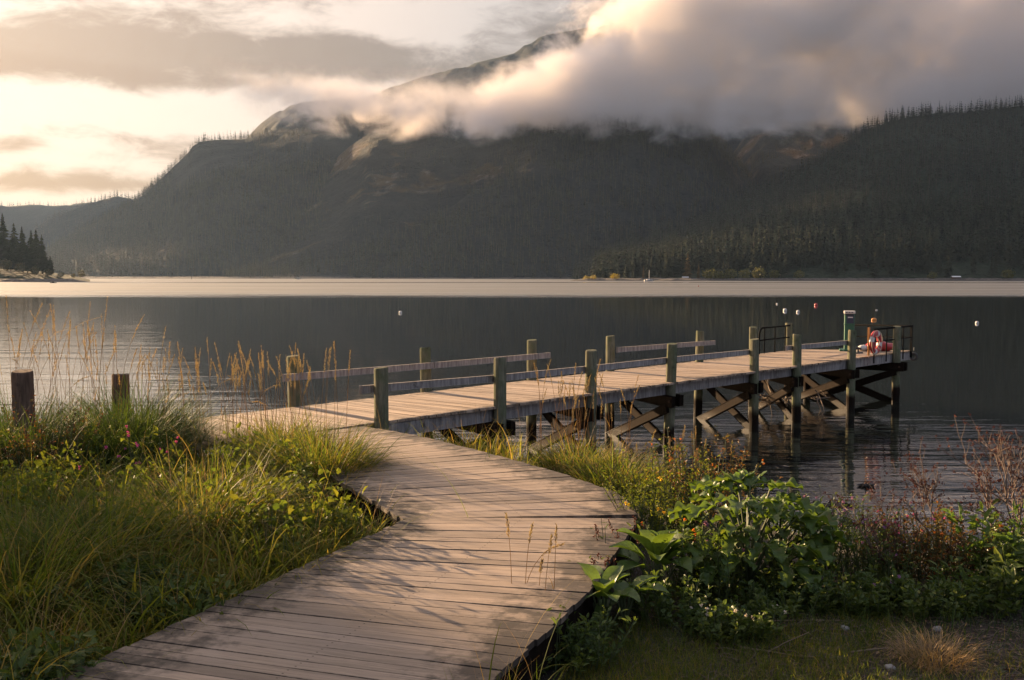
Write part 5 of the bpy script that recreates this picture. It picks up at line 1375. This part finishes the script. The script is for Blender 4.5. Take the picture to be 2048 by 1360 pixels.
# ---- right foreground: short grass, litter
g = np.random.default_rng(131)
def right_ok(x, y): return not near_walk(x, y, .05) and y < interp(SHORE, x) - .5
b = MB(); P = []
while len(P) < 52000:
    y = g.uniform(4.6, 9.2); x = -.3 + g.uniform() * (.58 * y + .6)
    d = sstep(fbm(x, y, .8, 3, 5.5) + (7.0 - y) * .32 - max(0, x - 2.6) * .20 + .38, -.2, .5) + .03
    if right_ok(x, y) and g.uniform() < d: P.append((x, y, gz(x, y) - .01))
P = np.array(P); n_ = len(P)
blades(b, P, g.uniform(.05, .15, n_), g.uniform(.003, .006, n_), g.uniform(0, 6.28, n_), np.abs(g.normal(.4, .3, n_)), g.uniform(.2, 1.6, n_), 3, 0, g)
tag(b.build('short_lawn_grass', m_tus), 'short grass on the lower right ground', kind='stuff')
b = MB(); P = []
while len(P) < 5000:
    y = g.uniform(7.2, 12.4); x = .8 + g.uniform() * (.58 * y)
    if right_ok(x, y): P.append((x, y, gz(x, y) - .01))
P = np.array(P); n_ = len(P)
blades(b, P, g.uniform(.10, .34, n_), g.uniform(.004, .008, n_), g.uniform(0, 6.28, n_), np.abs(g.normal(.4, .3, n_)), g.uniform(.4, 1.8, n_), 5, 0, g)
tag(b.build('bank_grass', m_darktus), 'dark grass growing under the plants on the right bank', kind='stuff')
b = MB(); P = []
while len(P) < 5500:
    y = g.uniform(5.2, 9.0); x = 1.0 + g.uniform() * (.6 * y)
    if right_ok(x, y): P.append((x, y))
for (x, y) in P[:1500]:
    a = g.uniform(0, 6.28); L = g.uniform(.04, .28) * (1 if g.uniform() < .8 else 1.8); z = gz(x, y) + .006; r = g.uniform(.0015, .004)
    b.tube([(x, y, z), (x + L * .5 * math.cos(a), y + L * .5 * math.sin(a), z + g.uniform(.004, .03)), (x + L * math.cos(a + .2), y + L * math.sin(a + .2), z + .004)], [r, r, r * .6], 4, 0, False)
Q = np.array([(x, y, gz(x, y) + .006) for x, y in P[1500:]]); n_ = len(Q); D = unit(g, n_); D[:, 2] *= .25
leaves(b, Q, D, unit(g, n_, 2.5), g.uniform(.015, .055, n_), g.uniform(.010, .03, n_), 1)
m_lit = leafmat('litter_flakes', [(.05, .035, .025), (.10, .07, .05), (.17, .13, .10), (.03, .022, .018)], .05, .8)
tag(b.build('litter', [m_bare, m_lit]), 'twigs wood chips and dead leaves on the bare ground at lower right', kind='stuff')
# a few stones and scraps one can pick up
def stone(px, py, s_, m, label, seed):
    p = np.array(at_z(px, py, 1.15)); p[2] = gz(p[0], p[1]); bm_ = bmesh.new(); bmesh.ops.create_icosphere(bm_, subdivisions=3, radius=s_)
    for v in bm_.verts: v.co = v.co * (1 + .3 * mnoise.noise(v.co / s_ * .9 + Vector((seed, 0, 0)))); v.co.z = v.co.z * .55 + s_ * .3
    b = MB(); b.bm(bm_); tag(b.build('stone', m, smooth=True, loc=p), label, 'stone', 'loose stones at lower right')
m_stone = simple('grey_stone', (.2, .19, .18), .85, .3, 18, bm=.004)
stone(1780, 1339, .036, m_stone, 'pale flat stone at the bottom edge of the bare ground', 3)
stone(1875, 1262, .04, m_stone, 'grey stone under the low dark plants at right', 5)
stone(1690, 1262, .035, m_stone, 'dark grey stone at the left of the bare ground', 6)
for i, (px, py, L, az, lb) in enumerate([(1500, 1245, .8, .15, 'long pale stick lying at the edge of the low plants'), (1480, 1290, .55, -.5, 'thin orange stick pointing at the lawn'), (1700, 1305, .7, .2, 'grey stick on the bare ground')]):
    p = np.array(at_z(px, py, 1.18)); p[2] = gz(p[0], p[1]) + .02; gg = np.random.default_rng(900 + i); b = MB(); twig(b, (0, 0, 0), (math.cos(az), math.sin(az), .02), L, .009, 1, gg, 0, .2, 1)
    tag(b.build('stick', m_drift, loc=p), lb, 'stick', 'fallen sticks at lower right')
# floating weed clumps
m_kelp = simple('dark_wet_seaweed', (.022, .014, .008), .35, .4, 14, .5)
for i, (px, py, r_, lb) in enumerate([(1625, 1016, .24, 'largest dark seaweed clump floating by the lobed plant'), (1668, 1010, .16, 'small seaweed clump right of the largest one'), (1694, 1012, .14, 'seaweed clump at the right end of the floating row'), (1695, 1048, .12, 'dark pointed seaweed scrap nearest the shore'), (1733, 1050, .16, 'flat seaweed scrap in front of the pointed one'), (1763, 1054, .15, 'rounded floating seaweed mat right of the flat scrap'), (1730, 973, .11, 'lone thin scrap floating farther out')]):
    p = on_water(px, py); gg = np.random.default_rng(950 + i); b = MB()
    n_ = 70; P = np.stack([gg.normal(0, r_ * .6, n_), gg.normal(0, r_ * .35, n_), gg.uniform(.0, .035, n_)], 1); D = unit(gg, n_); D[:, 2] = D[:, 2] * .25 + .05
    leaves(b, P, D, unit(gg, n_, 2), gg.uniform(.04, .12, n_), gg.uniform(.02, .05, n_)); tag(b.build('floating_seaweed', m_kelp, loc=p), lb, 'seaweed', 'seaweed scraps on the water')
